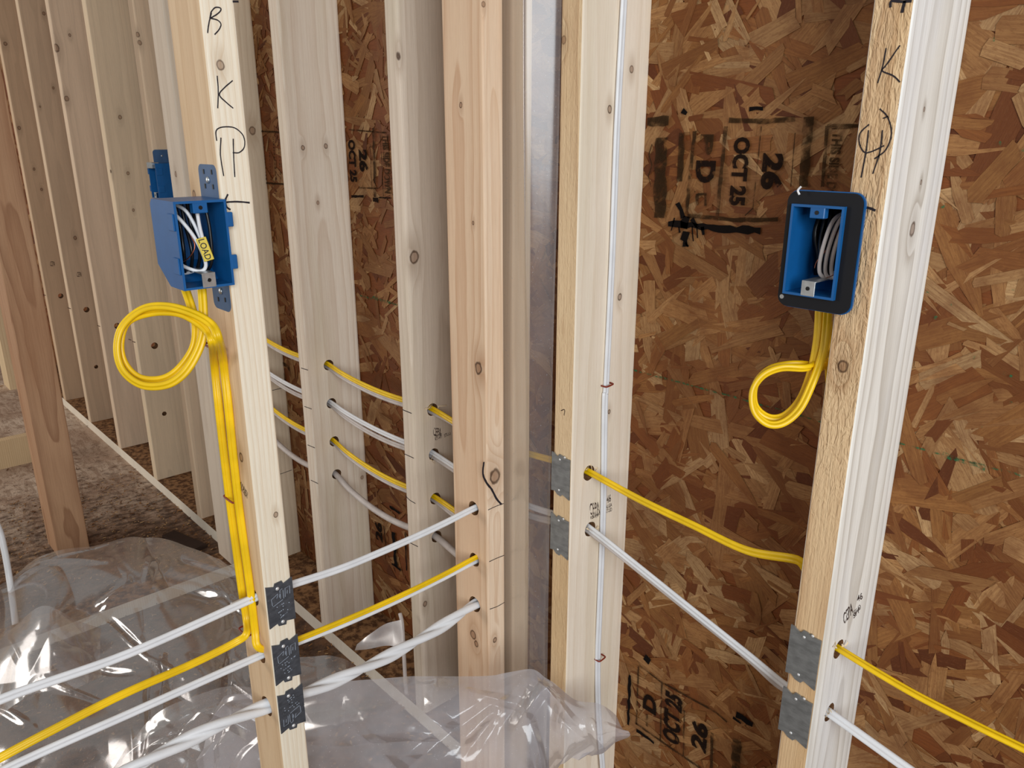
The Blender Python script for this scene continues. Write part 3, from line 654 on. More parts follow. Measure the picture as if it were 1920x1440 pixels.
# yellow: bundle down the marked stud
dF = .9
loop1 = [(345, 535), (360, 580), (368, 615), (362, 655), (333, 695), (300, 712), (260, 708), (233, 680), (226, 642), (240, 603), (283, 586), (333, 586), (368, 602), (390, 622), (399, 645)]
loop2 = [(378, 535), (381, 580), (381, 625), (368, 665), (343, 702), (310, 722), (266, 722), (231, 696), (219, 655), (229, 612), (266, 580), (310, 574), (358, 586), (396, 608), (410, 638)]
def loop_pts(L, d0, d1):
    n = len(L); return [at(p[0], p[1], D=d0+(d1-d0)*k/(n-1)) for k, p in enumerate(L)]
YBF = YB-.0055
b1 = [at(x, y, Y=YBF) for x, y in [(402, 680), (410, 760), (420, 850), (431, 940), (443, 1030), (454, 1110), (462, 1160)]]
b2 = [at(x, y, Y=YBF) for x, y in [(419, 680), (428, 760), (437, 850), (447, 940), (459, 1030), (470, 1110), (478, 1180)]]
cable('yellow_cable', 'yellow cable looping from the near blue box, then off to the lower left', loop_pts(loop1, .900, .872) + b1 + [at(462, 1188, Y=.345), at(440, 1205, X=-.915), at(360, 1245, X=-.915), at(230, 1302, X=-.91), at(100, 1368, X=-.905), at(0, 1421, X=-.905), Vector((-.905, -.1, .535)), Vector((-.905, -.7, .525)), Vector((-.905, -1.5, .54))], M_YEL, wd=.0104, side=(0, 1, 0))
cable('yellow_cable', 'yellow cable looping from the near blue box, then through to the pinkish stud', loop_pts(loop2, .885, .870) + b2 + [at(483, 1212, Y=.352), Vector((-.900, .372, .541)), Vector((-.900, .41, .5365))] + sag((-.900, .43, .536), (-.900, .745, .538), .006)[1:] + [Vector((-.90, .79, .535)), Vector((-.95, .85, .535))], M_YEL, wd=.0104, side=(0, 1, 0))
# loop by the gasketed box: one more yellow cable
L3 = [(1536, 585), (1532, 640), (1520, 700), (1500, 750), (1470, 780), (1440, 782), (1416, 760), (1416, 722), (1440, 694), (1475, 684), (1512, 684)]
L4 = [(1553, 585), (1548, 640), (1534, 705), (1512, 762), (1478, 794), (1444, 794)]
dB = 1.00
cable('yellow_cable', 'yellow cable hanging in a loop below the black-rimmed box', [at(1536, 560, D=.868)] + [at(x, y, D=.872+.001*k) for k, (x, y) in enumerate(L3)] + [at(1540, 690, D=.90), at(1565, 660, D=.91)], M_YEL, wd=.0098, side=(1, 0, 0))
cable('yellow_cable', 'outer yellow cable of the hanging loop below the black-rimmed box', [at(1553, 560, D=.868)] + [at(x, y, D=.862) for x, y in [(1549, 620), (1542, 665), (1524, 715), (1500, 765), (1470, 792), (1440, 795), (1415, 772), (1411, 735), (1430, 705), (1465, 690), (1510, 690)]] + [at(1530, 680, D=.875), at(1575, 645, D=.89)], M_YEL, wd=.0098, side=(1, 0, 0))
# upright white cable on M
fxM = -.7304
vc = cable('white_cable', 'upright white cable stapled to the face of the cream stud', [(fxM+.004, .868, TOP), (fxM+.004, .872, 1.9), (fxM+.004, .871, 1.5), at(1170, 0, X=fxM+.004), at(1157, 240, X=fxM+.004), at(1148, 480, X=fxM+.004), at(1137, 715, X=fxM+.003), at(1134, 760, X=fxM+.004), at(1131, 960, X=fxM+.004), at(1124, 1150, X=fxM+.004), at(1121, 1232, X=fxM+.003), at(1122, 1330, X=fxM+.006), at(1130, 1440, X=fxM+.01), at(1136, 1530, X=fxM+.01)], M_WHT, wd=.0118, ht=.006, side=(0, 1, 0))
# cable curling up out of the floor at left, and a stub by the stud foot
cable('white_cable', 'short white cable rising at the left border behind the plastic heap', [at(36, 1250, D=1.9), at(30, 1180, D=1.98), at(20, 1100, D=2.02), at(8, 1030, D=2.02), at(-5, 985, D=2.02), at(-40, 930, D=2.02)], M_WHT, 'round', .016)
cable('white_cable', 'white cable hanging beside the foot of the stud left of the pinkish one', [at(750, 1150, D=1.60), at(754, 1170, D=1.59), at(757, 1220, D=1.57), at(760, 1275, D=1.55), at(762, 1300, D=1.56)], M_GRYW, 'round', .008)

def staple(label, p, axis_w, out, span, parent=None):
    """insulated U staple over a cable"""
    p = Vector(p); aw = Vector(axis_w); ou = Vector(out)
    pts = [p-aw*span/2, p-aw*span/2+ou*.008, p-aw*span/2*.7+ou*.0105, p+aw*span/2*.7+ou*.0105, p+aw*span/2+ou*.008, p+aw*span/2]
    me = sweep('cable_staple', pts, profile('round', .0026, 0), (.3, .2, 1), n=4)
    return tag(link('cable_staple', me, M_STAP, loc=p, smooth=True), label, 'staple')
staple('red staple over the upright white cable, at mid height', at(1134, 720, X=fxM), (0, .97, .1), (1, 0, 0), .017)
staple('red staple over the upright white cable, low down', at(1121, 1231, X=fxM), (0, .97, .1), (1, 0, 0), .017)
staple('red staple over the yellow bundle just under the loop', at(410, 646, Y=YB), (1, 0, 0), (0, -1.25, 0), .034)
staple('red staple over the yellow bundle, middle of the marked stud', at(442, 932, Y=YB), (1, 0, 0), (0, -1, 0), .030)
staple('red staple over the yellow bundle just above the second cable hole', at(468, 1180, Y=YB), (1, 0, 0), (0, -1, 0), .026)

# ------------------------------------------------------------------ nail plates
def nail_plate(label, O, R, U, N, mat, style, group):
    """outline in a (0..1, 0..1) frame: R across the stud, U up"""
    O, R, U, N = map(Vector, (O, R, U, N))
    if style == 'dark':
        out = [(0, 0), (.3, .06), (.34, -.01), (.62, -.04), (.65, .045), (1, .0), (1, 1.02), (.66, .94), (.61, 1.02), (.34, 1.01), (.3, .94), (0, 1)]
    else:
        out = [(0, .02), (.2, .04), (.34, -.03), (.52, -.05), (.62, .02), (.8, -.02), (1, -.06), (1, .98), (.72, .98), (.68, 1.03), (.62, 1.0), (.56, 1.02), (.42, 1.03), (.34, .96), (.28, .96), (.12, 1.02), (0, 1.03)]
    th = .0016
    vs = [O+R*x+U*y+N*.0006 for x, y in out]+[O+R*x+U*y+N*(.0006+th) for x, y in out]; n = len(out)
    fs = [tuple(range(n))[::-1], tuple(range(n, 2*n))]+[(i, (i+1) % n, n+(i+1) % n, n+i) for i in range(n)]
    t = empty('nail_plate', O, label, 'nail plate', group)
    link('plate', mesh('plate', vs, fs), mat, t)
    for (x, y) in ([(.42, .88), (.5, .06)] if style == 'dark' else [(.46, .9), (.44, .1), (.72, 1.0)]):
        bm = bmesh.new(); bmesh.ops.create_uvsphere(bm, u_segments=10, v_segments=6, radius=.0027 if style == 'dark' else .0019)
        rot = Vector((0, 0, 1)).rotation_difference(N).to_matrix().to_4x4()
        bmesh.ops.transform(bm, matrix=Matrix.Translation(O+R*x+U*y+N*(.0006+th)) @ rot @ Matrix.Diagonal((1, 1, .5, 1)), verts=bm.verts)
        link('nail', bm_mesh('nail', bm), M_NAIL, t, smooth=True)
    if style == 'dark':
        v2, f2 = [], []
        flip = label.startswith('lowest')
        def q(x, y): return O+R*(x if not flip else 1-x)+U*(y if not flip else 1-y)+N*(.0007+th)
        for st in [[(.18, .52), (.16, .68), (.42, .76)], [(.5, .62), (.5, .82), (.6, .84)], [(.62, .6), (.62, .8)], [(.68, .62), (.70, .82), (.88, .84), (.86, .66)], [(.76, .68), (.78, .76)], [(.36, .66), (.42, .74)], [(.46, .66), (.5, .76)], [(.2, .5), (.58, .58)]]:
            ribbon_vf([q(*p) for p in st], .0006, N, 0, v2, f2)
        for k in range(26):
            x = random.uniform(.16, .84); y = .47+.12*(x-.5)-random.choice((0, .06, .14, .22, .28))*1.; w_ = 1-abs(y-.47)*2
            x = .5+(x-.5)*w_
            ribbon_vf([q(x, y), q(x+.03, y+.012)], .0012, N, 0, v2, f2)
        link('embossing', mesh('e', v2, f2), M_ENG, t)
    return t
for lb, zt, zb in (('topmost of the three dark nail plates on the near marked stud', .657, .594), ('middle one of the three dark nail plates on the near marked stud', .568, .504), ('lowest of the three dark nail plates on the near marked stud', .487, .424)):
    nail_plate(lb, (XB, YB+.001, zb), (0, .0375, 0), (0, 0, zt-zb), (1, 0, 0), M_PLT, 'dark', 'dark nail plates')
for lb, x0, zt, zb in (('upper grey nail plate on the tan edge of the cream stud', -.7705, .757, .693), ('lower grey nail plate on the tan edge of the cream stud', -.7705, .654, .590), ('upper grey nail plate on the right stud', -.3635, .656, .589), ('lower grey nail plate on the right stud', -.3635, .567, .503)):
    nail_plate(lb, (x0, D0, zb), (.0385, 0, 0), (0, 0, zt-zb), (0, -1, 0), M_PLT2, 'light', 'grey nail plates')

# ------------------------------------------------------------------ electrical boxes (built in a local frame: x across opening, y depth going in, z up)
def place(o_list, loc, rot): pass
def el_box(loc, rz, label, gasket=False, flange_side=1, flange=True, w_=.057, h_=.095, d_=.072, chamfer=True):
    t = empty('electrical_box', loc, label, 'electrical box'); t.rotation_euler.z = rz
    def add(name, me, mat, smooth=False, parent=None):
        o = bpy.data.objects.new(name, me); me.materials.append(mat)
        if smooth: me.shade_smooth()
        C.objects.link(o); o.parent = parent or t; return o
    th = .0026; W2, H2 = w_/2, h_/2
    # shell: open-front box with chamfered rear-bottom corner
    prof_o = [(0, -H2), (d_*.55, -H2), (d_, -H2+.022), (d_, H2-.006), (d_-.006, H2), (0, H2)]
    prof_i = [(0, -H2+th), (d_*.55-.001, -H2+th), (d_-th, -H2+.023), (d_-th, H2-.007), (d_-.007, H2-th), (0, H2-th)]
    vs, fs = [], []; n = 6
    for sx_ in (-W2, W2): vs += [(sx_, y, z) for y, z in prof_o]
    for sx_ in (-W2+th, W2-th): vs += [(sx_, y, z) for y, z in prof_i]
    fs.append(tuple(range(n))); fs.append(tuple(range(n, 2*n))[::-1])
    fs.append(tuple(range(2*n, 3*n))[::-1]); fs.append(tuple(range(3*n, 4*n)))
    for i in range(n-1):
        fs.append((i, n+i, n+i+1, i+1)); fs.append((2*n+i, 2*n+i+1, 3*n+i+1, 3*n+i))
    fs += [(0, 2*n, 3*n, n), (n-1, 2*n-1, 4*n-1, 3*n-1), (0, n-1, 3*n-1, 2*n), (n, 3*n, 4*n-1, 2*n-1)]
    me = mesh('box_shell', vs, fs); bm = bmesh.new(); bm.from_mesh(me); bmesh.ops.recalc_face_normals(bm, faces=bm.faces); bm.to_mesh(me); bm.free()
    add('box_shell', me, M_BLUE)
    # device screw tabs: plastic at top, zinc at bottom
    add('screw_tab', join_boxes('s', [((-.008, .0005, H2-.0135), (.008, .010, H2-.001))], .0008), M_BLUE)
    bm = bmesh.new(); bmesh.ops.create_cone(bm, cap_ends=True, segments=12, radius1=.0022, radius2=.0022, depth=.0006)
    bmesh.ops.transform(bm, matrix=Matrix.Translation((0, .0002, H2-.0075)) @ Matrix.Rotation(math.pi/2, 4, 'X'), verts=bm.verts)
    add('screw_hole', bm_mesh('h', bm), M_BLKW)
    zb = add('ground_bracket', join_boxes('g', [((-.0075, -.0005, -H2+.001), (.0075, .0012, -H2+.017)), ((-.0075, .0012, -H2+.0155), (.0075, d_*.8, -H2+.017))], .0003), M_ZINC)
    bm = bmesh.new(); bmesh.ops.create_cone(bm, cap_ends=True, segments=12, radius1=.0022, radius2=.0022, depth=.0006)
    bmesh.ops.transform(bm, matrix=Matrix.Translation((0, -.0007, -H2+.009)) @ Matrix.Rotation(math.pi/2, 4, 'X'), verts=bm.verts)
    add('screw_hole', bm_mesh('h', bm), M_BLKW)
    if gasket:
        # wide rounded flange with a black foam face, opening cut through
        def ring(x0, x1, z0, z1, y0, y1, r, mat, name):
            n_ = 6; out = []
            for (cx, cz, a0) in ((x1-r, z1-r, 0), (x0+r, z1-r, 90), (x0+r, z0+r, 180), (x1-r, z0+r, 270)):
                for k in range(n_+1):
                    a = math.radians(a0+90*k/n_); out.append((cx+r*math.cos(a), cz+r*math.sin(a)))
            inn = []
            for (x, z) in out:
                sx_ = max(-W2, min(W2, x)); sz_ = max(-H2, min(H2, z))
                ang = math.atan2(z, x); 
                kx = W2/abs(math.cos(ang)) if abs(math.cos(ang)) > 1e-6 else 9; kz = H2/abs(math.sin(ang)) if abs(math.sin(ang)) > 1e-6 else 9
                inn.append((math.copysign(W2, x) if abs(x) > W2 and abs(z) > H2 else sx_, math.copysign(H2, z) if abs(x) > W2 and abs(z) > H2 else sz_))
            N_ = len(out); vs = [(x, y0, z) for x, z in out]+[(x, y0, z) for x, z in inn]+[(x, y1, z) for x, z in out]+[(x, y1, z) for x, z in inn]
            fs = []
            for i in range(N_):
                j = (i+1) % N_; fs += [(i, N_+i, N_+j, j), (2*N_+i, 2*N_+j, 3*N_+j, 3*N_+i), (i, j, 2*N_+j, 2*N_+i), (N_+i, 3*N_+i, 3*N_+j, N_+j)]
            me = mesh(name, vs, fs); bm = bmesh.new(); bm.from_mesh(me)
            bmesh.ops.remove_doubles(bm, verts=bm.verts, dist=1e-6); bmesh.ops.dissolve_degenerate(bm, edges=bm.edges, dist=1e-6); bmesh.ops.recalc_face_normals(bm, faces=bm.faces); bm.to_mesh(me); bm.free()
            return add(name, me, mat)
        x0, x1, z0, z1 = gasket
        ring(x0, x1, z0, z1, .008, .011, .012, M_BLUE, 'flange')
        ring(x0+.001, x1-.0015, z0+.001, z1-.001, .005, .008, .011, M_BLK, 'gasket')
    elif flange:
        s = flange_side
        # side flange: tall rounded ear lying on the stud face
        def ear(x, y0, y1, z0, z1, th_):
            n_ = 5; out = []; r = .008; r2 = .011
            for (cy, cz, a0, rr) in ((y1-r, z1-r, 0, r), (y0+r, z1-r, 90, r), (y0+r2, z0+r2, 180, r2), (y1-r2*.8, z0+r2*.8, 270, r2*.8)):
                for k in range(n_+1):
                    a = math.radians(a0+90*k/n_); out.append((cy+rr*math.cos(a), cz+rr*math.sin(a)))
            N_ = len(out); vs = [(x, y, z) for y, z in out]+[(x+th_, y, z) for y, z in out]
            fs = [tuple(range(N_)), tuple(range(N_, 2*N_))[::-1]]+[(i, (i+1) % N_, N_+(i+1) % N_, N_+i) for i in range(N_)]
            me = mesh('f', vs, fs); bm = bmesh.new(); bm.from_mesh(me); bmesh.ops.recalc_face_normals(bm, faces=bm.faces); bm.to_mesh(me); bm.free(); return me
        xf = s*(W2+.0002) if s > 0 else -W2-.0022
        add('mounting_flange', ear(xf, .018, .068, -H2-.036, H2+.036, .002), M_BLUED)
        for (yy, zz) in ((.030, H2+.012), (.052, H2+.012), (.030, H2+.028), (.052, H2+.028), (.052, -H2-.024), (.032, -H2-.022)):
            b = join_boxes('n', [((xf-s*.0004-.0005, yy-.0012, zz-.0026), (xf-s*.0004+.0005, yy+.0012, zz+.0026))]); add('nail_slot', b, M_BLKW)
        for zz in (H2+.019, -H2-.013):
            bm = bmesh.new(); bmesh.ops.create_uvsphere(bm, u_segments=10, v_segments=6, radius=.004)
            bmesh.ops.transform(bm, matrix=Matrix.Translation((xf-s*.0006, .042, zz)) @ Matrix.Diagonal((.5, 1, 1, 1)), verts=bm.verts)
            add('mounting_nail', bm_mesh('n', bm), M_ZINC, True)
        # raised clips on the free side
        for zz in (H2-.022, -H2+.026):
            xs_ = (-s*(W2+.0018), -s*W2); add('side_clip', join_boxes('c', [((min(xs_), .002, zz-.009), (max(xs_), .018, zz+.009))], .0005), M_BLUE)
            xs_ = (s*(W2+.006), s*W2); add('side_clip', join_boxes('c', [((min(xs_)-.001, -.001, zz-.008), (max(xs_), .003, zz+.008))], .0008), M_BLUE)
    return t, add
def lw(add, name, pts, wd, mat):
    me = sweep(name, pts, profile('round', wd, 0), (0, 1, 0), n=6); return add(name, me, mat, True)
# near box on the marked stud: opening faces +X. local x -> world +Y?  rz=90deg: x->+Y, y->-X
bx1, add1 = el_box((-.857, .331, 1.105), math.pi/2, 'near blue box on the marked stud, holding wires and a yellow tag', flange_side=1)
wh = M_WHT
lw(add1, 'white_wire', [(-.024, .035, .036), (-.018, .022, .030), (-.006, .016, .010), (.002, .014, -.012), (.004, .016, -.026), (-.002, .02, -.031), (-.014, .028, -.026), (-.022, .04, -.018)], .0042, wh)
lw(add1, 'white_wire', [(-.014, .045, .043), (-.006, .030, .036), (.0, .026, .022), (.004, .02, .004)], .0040, wh)
lw(add1, 'white_wire', [(.0, .012, .045), (.001, .012, .02), (.004, .013, .0), (.006, .014, -.012)], .0042, wh)
lw(add1, 'white_wire', [(-.022, .06, -.03), (-.01, .05, -.036), (.002, .045, -.034)], .004, wh)
for k in range(5):
    x = -.020+.007*k
    lw(add1, 'black_wire_or_shade', [(x, .04, .046), (x+.002, .034+.003*k, .02), (x-.002+.002*k, .03, -.01), (x+.004, .045, -.034)], .0040, M_BLKW)
lw(add1, 'black_wire_or_shade', [(.010, .014, .044), (.012, .012, .015), (.011, .014, -.02), (.008, .03, -.036)], .0036, M_BLKW)
lw(add1, 'copper_wire', [(-.02, .03, -.022), (-.012, .018, -.014), (-.006, .014, -.002), (-.008, .02, .012)], .0012, M_COP)
tg = add1('tag', join_boxes('t', [((-.0055, -.0010, -.013), (.0055, .0010, .013))], .0005), M_TAG)
tg.location = (.0035, .0105, -.006); tg.rotation_euler = (0, math.radians(-14), math.radians(-20)); tg['label'] = 'yellow tag handwritten LOAD'
vs, fs = [], []; text_vf('LOAD', (-.0035, -.0012, .0115), (0, 0, -.023), (.0068, 0, 0), (0, -1, 0), .0001, vs, fs, .01)
tx = add1('handwriting', mesh('l', vs, fs), M_PEN, parent=tg)
# gasketed box beside stud A: opening faces -Y (local = world)
bx2, add2 = el_box((-.3855, .779, 1.1035), 0, 'blue box with a wide black gasket rim beside the right stud', gasket=(-.037, .0455, -.0625, .0615))
for k in range(4):
    x = .006+.0045*k
    lw(add2, 'grey_wire', [(x+.004, .05, .040), (x-.001, .028+.004*k, .030), (x-.006, .022+.004*k, .0), (x-.007, .024+.004*k, -.024), (x-.001, .034, -.030), (x+.005, .045, -.02)], .0042, M_GRYW)
lw(add2, 'copper_wire', [(.002, .05, .02), (-.003, .04, .0), (-.010, .034, -.014), (-.011, .032, -.022)], .0013, M_COP)
lw(add2, 'copper_wire', [(.004, .03, -.030), (.014, .02, -.026), (.022, .016, -.020)], .001, M_COP)
for k in range(7):  # extra black strands added at the back to stand in for interior shade
    lw(add2, 'black_wire_or_shade', [(-.022+.006*k, .062, .044), (-.024+.007*k, .050+.002*(k%3), .015), (-.018+.006*k, .052, -.012), (-.022+.0065*k, .060, -.036)], .0062, M_BLKW)
for k in range(3):
    lw(add2, 'black_wire_or_shade', [(-.014+.006*k, .05, .04), (-.012+.006*k, .04, .0), (-.006+.005*k, .045, -.03)], .004, M_BLKW)
sm = sweep('torn_lip', [at(1499, 365, Y=.776), at(1496, 357, Y=.776), at(1502, 350, Y=.776)], profile('round', .0022, 0), n=4)
o = bpy.data.objects.new('torn_sticker', sm); sm.materials.append(M_WHT); sm.transform(Matrix.Translation(-Vector(bx2.location))); C.objects.link(o); o.parent = bx2
bm = bmesh.new(); bmesh.ops.create_cone(bm, cap_ends=True, segments=14, radius1=.0024, radius2=.0024, depth=.0008)
bmesh.ops.transform(bm, matrix=Matrix.Translation((-.031, .0047, -.052)) @ Matrix.Rotation(math.pi/2, 4, 'X'), verts=bm.verts)
add2('rivet', bm_mesh('r', bm), M_ZINC)
# far box on the stud behind: opening faces -Y, fixed to that stud's right face (x=-2.355)
bx3, add3 = el_box((-2.355+.031, .775, 1.104), 0, 'partly hidden blue box on the far stud, past the near box', flange_side=-1)
add3('cover_bracket', join_boxes('b', [((-.026, -.004, .034), (.014, .016, .050))], .001), M_ZINC)

# ------------------------------------------------------------------ poly sheeting
def vnoise(shape_pts, scale, seed):
    r = np.random.default_rng(seed); out = np.zeros(len(shape_pts)); P = shape_pts*scale
    g_ = r.uniform(-1, 1, (64, 64)); i = np.floor(P).astype(int); f = P-i; f = f*f*(3-2*f)
    g00 = g_[i[:, 0] % 64, i[:, 1] % 64]; g10 = g_[(i[:, 0]+1) % 64, i[:, 1] % 64]; g01 = g_[i[:, 0] % 64, (i[:, 1]+1) % 64]; g11 = g_[(i[:, 0]+1) % 64, (i[:, 1]+1) % 64]
    return (g00*(1-f[:, 0])+g10*f[:, 0])*(1-f[:, 1])+(g01*(1-f[:, 0])+g11*f[:, 0])*f[:, 1]
def crumple(P, cell, seed):
    """pillow facets divided by sharp creases"""
    r = np.random.default_rng(seed); mn, mx = P.min(0)-.2, P.max(0)+.2
    n = int(np.prod((mx-mn)/cell))+3; pts = r.uniform(mn, mx, (n, 2)); tilt = r.uniform(-1, 1, (n, 2))
    Pw = P+np.stack([vnoise(P, 1.3/cell, seed+1), vnoise(P, 1.3/cell, seed+2)], 1)*cell*.35
    d = ((Pw[:, None, :]-pts[None])**2).sum(2); d1 = np.sqrt(d.min(1))
    # piecewise-linear facets: lower envelope of random planes
    h = (((Pw[:, None, :]-pts[None])*tilt[None]).sum(2)*.55+d*1.6/cell).min(1)
    return h
def sheet(name, label, rows, mat, nu=150, nv=90, cells=((.16, 1.), (.06, .4)), amp=.35, seed=1, cat='plastic sheet', wob=.01, creases=0):
    """rows: list of rows (top to bottom) of world points; smooth surface through them, then crumpled along its normal"""
    A = np.array([[tuple(p) for p in r_] for r_ in rows], float)
    def interp(A, n, axis):
        A = np.moveaxis(A, axis, 0); m = len(A); t = np.linspace(0, m-1, n); i = np.clip(np.floor(t).astype(int), 0, m-2); f = (t-i)
        Ap = np.concatenate([[2*A[0]-A[1]], A, [2*A[-1]-A[-2]]]); f = f.reshape((-1,)+(1,)*(A.ndim-1))
        a, b, c, d = Ap[i], Ap[i+1], Ap[i+2], Ap[i+3]
        R_ = .5*((2*b)+(c-a)*f+(2*a-5*b+4*c-d)*f*f+(3*b-3*c+d-a)*f**3)
        return np.moveaxis(R_, 0, axis)
    S = interp(interp(A, nv, 0), nu, 1)
    du = np.gradient(S, axis=1); dv = np.gradient(S, axis=0); N = np.cross(du, dv); N /= np.linalg.norm(N, axis=2, keepdims=True)+1e-9
    Lu = np.linalg.norm(du, axis=2).sum(1).mean(); Lv = np.linalg.norm(dv, axis=2).sum(0).mean()
    U_, V_ = np.meshgrid(np.linspace(0, Lu, nu), np.linspace(0, Lv, nv)); P = np.stack([U_.ravel(), V_.ravel()], 1)
    h = np.zeros(len(P))
    for k, (c, w_) in enumerate(cells): q = crumple(P, c, seed*10+k); h += (q-q.mean())*w_*amp
    h += vnoise(P, 4, seed)*wob
    rc = np.random.default_rng(seed+100)
    for k in range(creases):
        a_ = rc.uniform(0, 1, 2)*[Lu, Lv]; th = rc.uniform(0, math.pi); ln = rc.uniform(.08, .32); w_ = rc.uniform(.010, .02)
        b_ = a_+np.array([math.cos(th), math.sin(th)])*ln; ab = b_-a_
        Pw = P+np.stack([vnoise(P, 9, seed+k), vnoise(P, 9, seed+k+50)], 1)*.012
        t = np.clip(((Pw-a_)@ab)/(ab@ab), 0, 1); d = np.linalg.norm(Pw-a_-t[:, None]*ab, axis=1)
        h += rc.choice([-1, 1])*w_*.55*np.maximum(0, 1-d/w_)*np.sin(np.clip(t, .08, .92)*math.pi)
    S = S+N*h.reshape(nv, nu, 1)
    vs = S.reshape(-1, 3); fs = [(j*nu+i, j*nu+i+1, (j+1)*nu+i+1, (j+1)*nu+i) for j in range(nv-1) for i in range(nu-1)]
    o = link(name, mesh(name, vs.tolist(), fs), mat, loc=Vector(S[nv-1, nu//2]), smooth=True)
    return tag(o, label, cat)
# strip hanging between the partition and stud M
yh = D0-.006
def strip(name, label, xs, y, seed, mat, z0=.0, z1=2.35, bulge=None):
    rows = [[(x+.0015*math.sin(3*z+seed), y-b*(.3+.7*min(1, max(0, (z-.8)/.45))), z) for x, b in xs] for z in np.linspace(z1, z0, 9)]
    return sheet(name, label, rows, mat, 90, 120, ((.35, .4),), .006, seed, wob=.001)
strip('plastic_strip', 'clear plastic strip hanging full height between the pinkish and the cream stud', [(-.905, 0), (-.885, .0), (-.862, .0), (-.840, .003), (-.824, .008), (-.813, .022), (-.807, .029), (-.800, .023), (-.793, .014), (-.786, .005), (-.778, -.004), (-.7715, -.006)], D0-.0035, 3, poly_mat('hanging poly', .22, .27, gloss=1.9))
strip('plastic_strip', 'narrow clear plastic strip showing left of the cool grey stud face', [(-2.17, 0), (-2.14, .003), (-2.11, .002), (-2.06, 0)], D0-.004, 5, M_POLY2)
# left heap
heapL = [
    [at(x, y, D=d+0.36) for x, y, d in [(-160, 1150, 1.9), (-20, 1110, 1.85), (80, 1042, 1.8), (180, 1030, 1.75), (265, 1010, 1.72), (350, 1035, 1.66), (430, 1072, 1.58), (500, 1110, 1.5)]],
    [at(x, y, D=d+0.34) for x, y, d in [(-160, 1180, 1.72), (-20, 1150, 1.66), (80, 1095, 1.60), (180, 1085, 1.56), (265, 1070, 1.56), (350, 1100, 1.52), (430, 1120, 1.46), (500, 1150, 1.42)]],
    [at(x, y, D=d+0.3) for x, y, d in [(-160, 1240, 1.60), (-20, 1215, 1.52), (80, 1170, 1.46), (180, 1180, 1.48), (265, 1170, 1.46), (350, 1180, 1.42), (430, 1190, 1.38), (500, 1200, 1.34)]],
    [at(x, y, D=d+0.27) for x, y, d in [(-160, 1320, 1.45), (-20, 1300, 1.42), (80, 1280, 1.40), (180, 1290, 1.38), (265, 1280, 1.34), (350, 1270, 1.30), (430, 1270, 1.28), (500, 1280, 1.25)]],
    [at(x, y, D=d+0.25) for x, y, d in [(-160, 1410, 1.34), (-20, 1400, 1.30), (80, 1390, 1.28), (180, 1390, 1.26), (265, 1380, 1.22), (350, 1370, 1.20), (430, 1370, 1.18), (500, 1380, 1.16)]],
    [at(x, y, D=d+0.22) for x, y, d in [(-160, 1560, 1.22), (-20, 1550, 1.2), (80, 1545, 1.18), (180, 1540, 1.16), (265, 1530, 1.13), (350, 1530, 1.11), (430, 1520, 1.10), (500, 1520, 1.10)]]]
sheet('plastic_sheet', 'crumpled clear plastic heap on the floor at lower left', heapL, M_POLY, 300, 180, ((.30, 1.), (.13, .35)), .075, 7, creases=30)
foldL = [
    [at(x, y, D=d+0.24) for x, y, d in [(-40, 1240, 1.40), (20, 1175, 1.36), (80, 1135, 1.33), (140, 1160, 1.33), (190, 1178, 1.36)]],
    [at(x, y, D=d+0.23) for x, y, d in [(-40, 1280, 1.32), (20, 1225, 1.28), (80, 1200, 1.27), (140, 1215, 1.28), (190, 1210, 1.33)]],
    [at(x, y, D=d+0.2) for x, y, d in [(-40, 1400, 1.26), (20, 1330, 1.24), (80, 1300, 1.23), (140, 1290, 1.25), (190, 1270, 1.30)]]]
sheet('plastic_sheet', 'small peaked fold of clear plastic at the left border, nearest the white cables', foldL, M_POLY, 110, 80, ((.16, 1.), (.08, .3)), .05, 9, creases=5)
lowL = [
    [at(x, y, D=d+0.26) for x, y, d in [(205, 1440, 1.02), (245, 1380, 1.02), (300, 1330, 1.02), (370, 1300, 1.02), (430, 1285, 1.02), (490, 1290, 1.02)]],
    [at(x, y, D=d+0.28) for x, y, d in [(190, 1500, .98), (250, 1430, .97), (310, 1390, .96), (370, 1360, .97), (430, 1350, .97), (490, 1350, .98)]],
    [at(x, y, D=d+0.3) for x, y, d in [(180, 1560, .95), (250, 1520, .94), (310, 1500, .94), (370, 1480, .94), (430, 1470, .94), (490, 1470, .95)]]]
sheet('plastic_sheet', 'puckered clear plastic fold under the thick twisted cable, left of the marked stud', lowL, M_POLY, 120, 80, ((.13, 1.), (.06, .3)), .07, 13, creases=8)
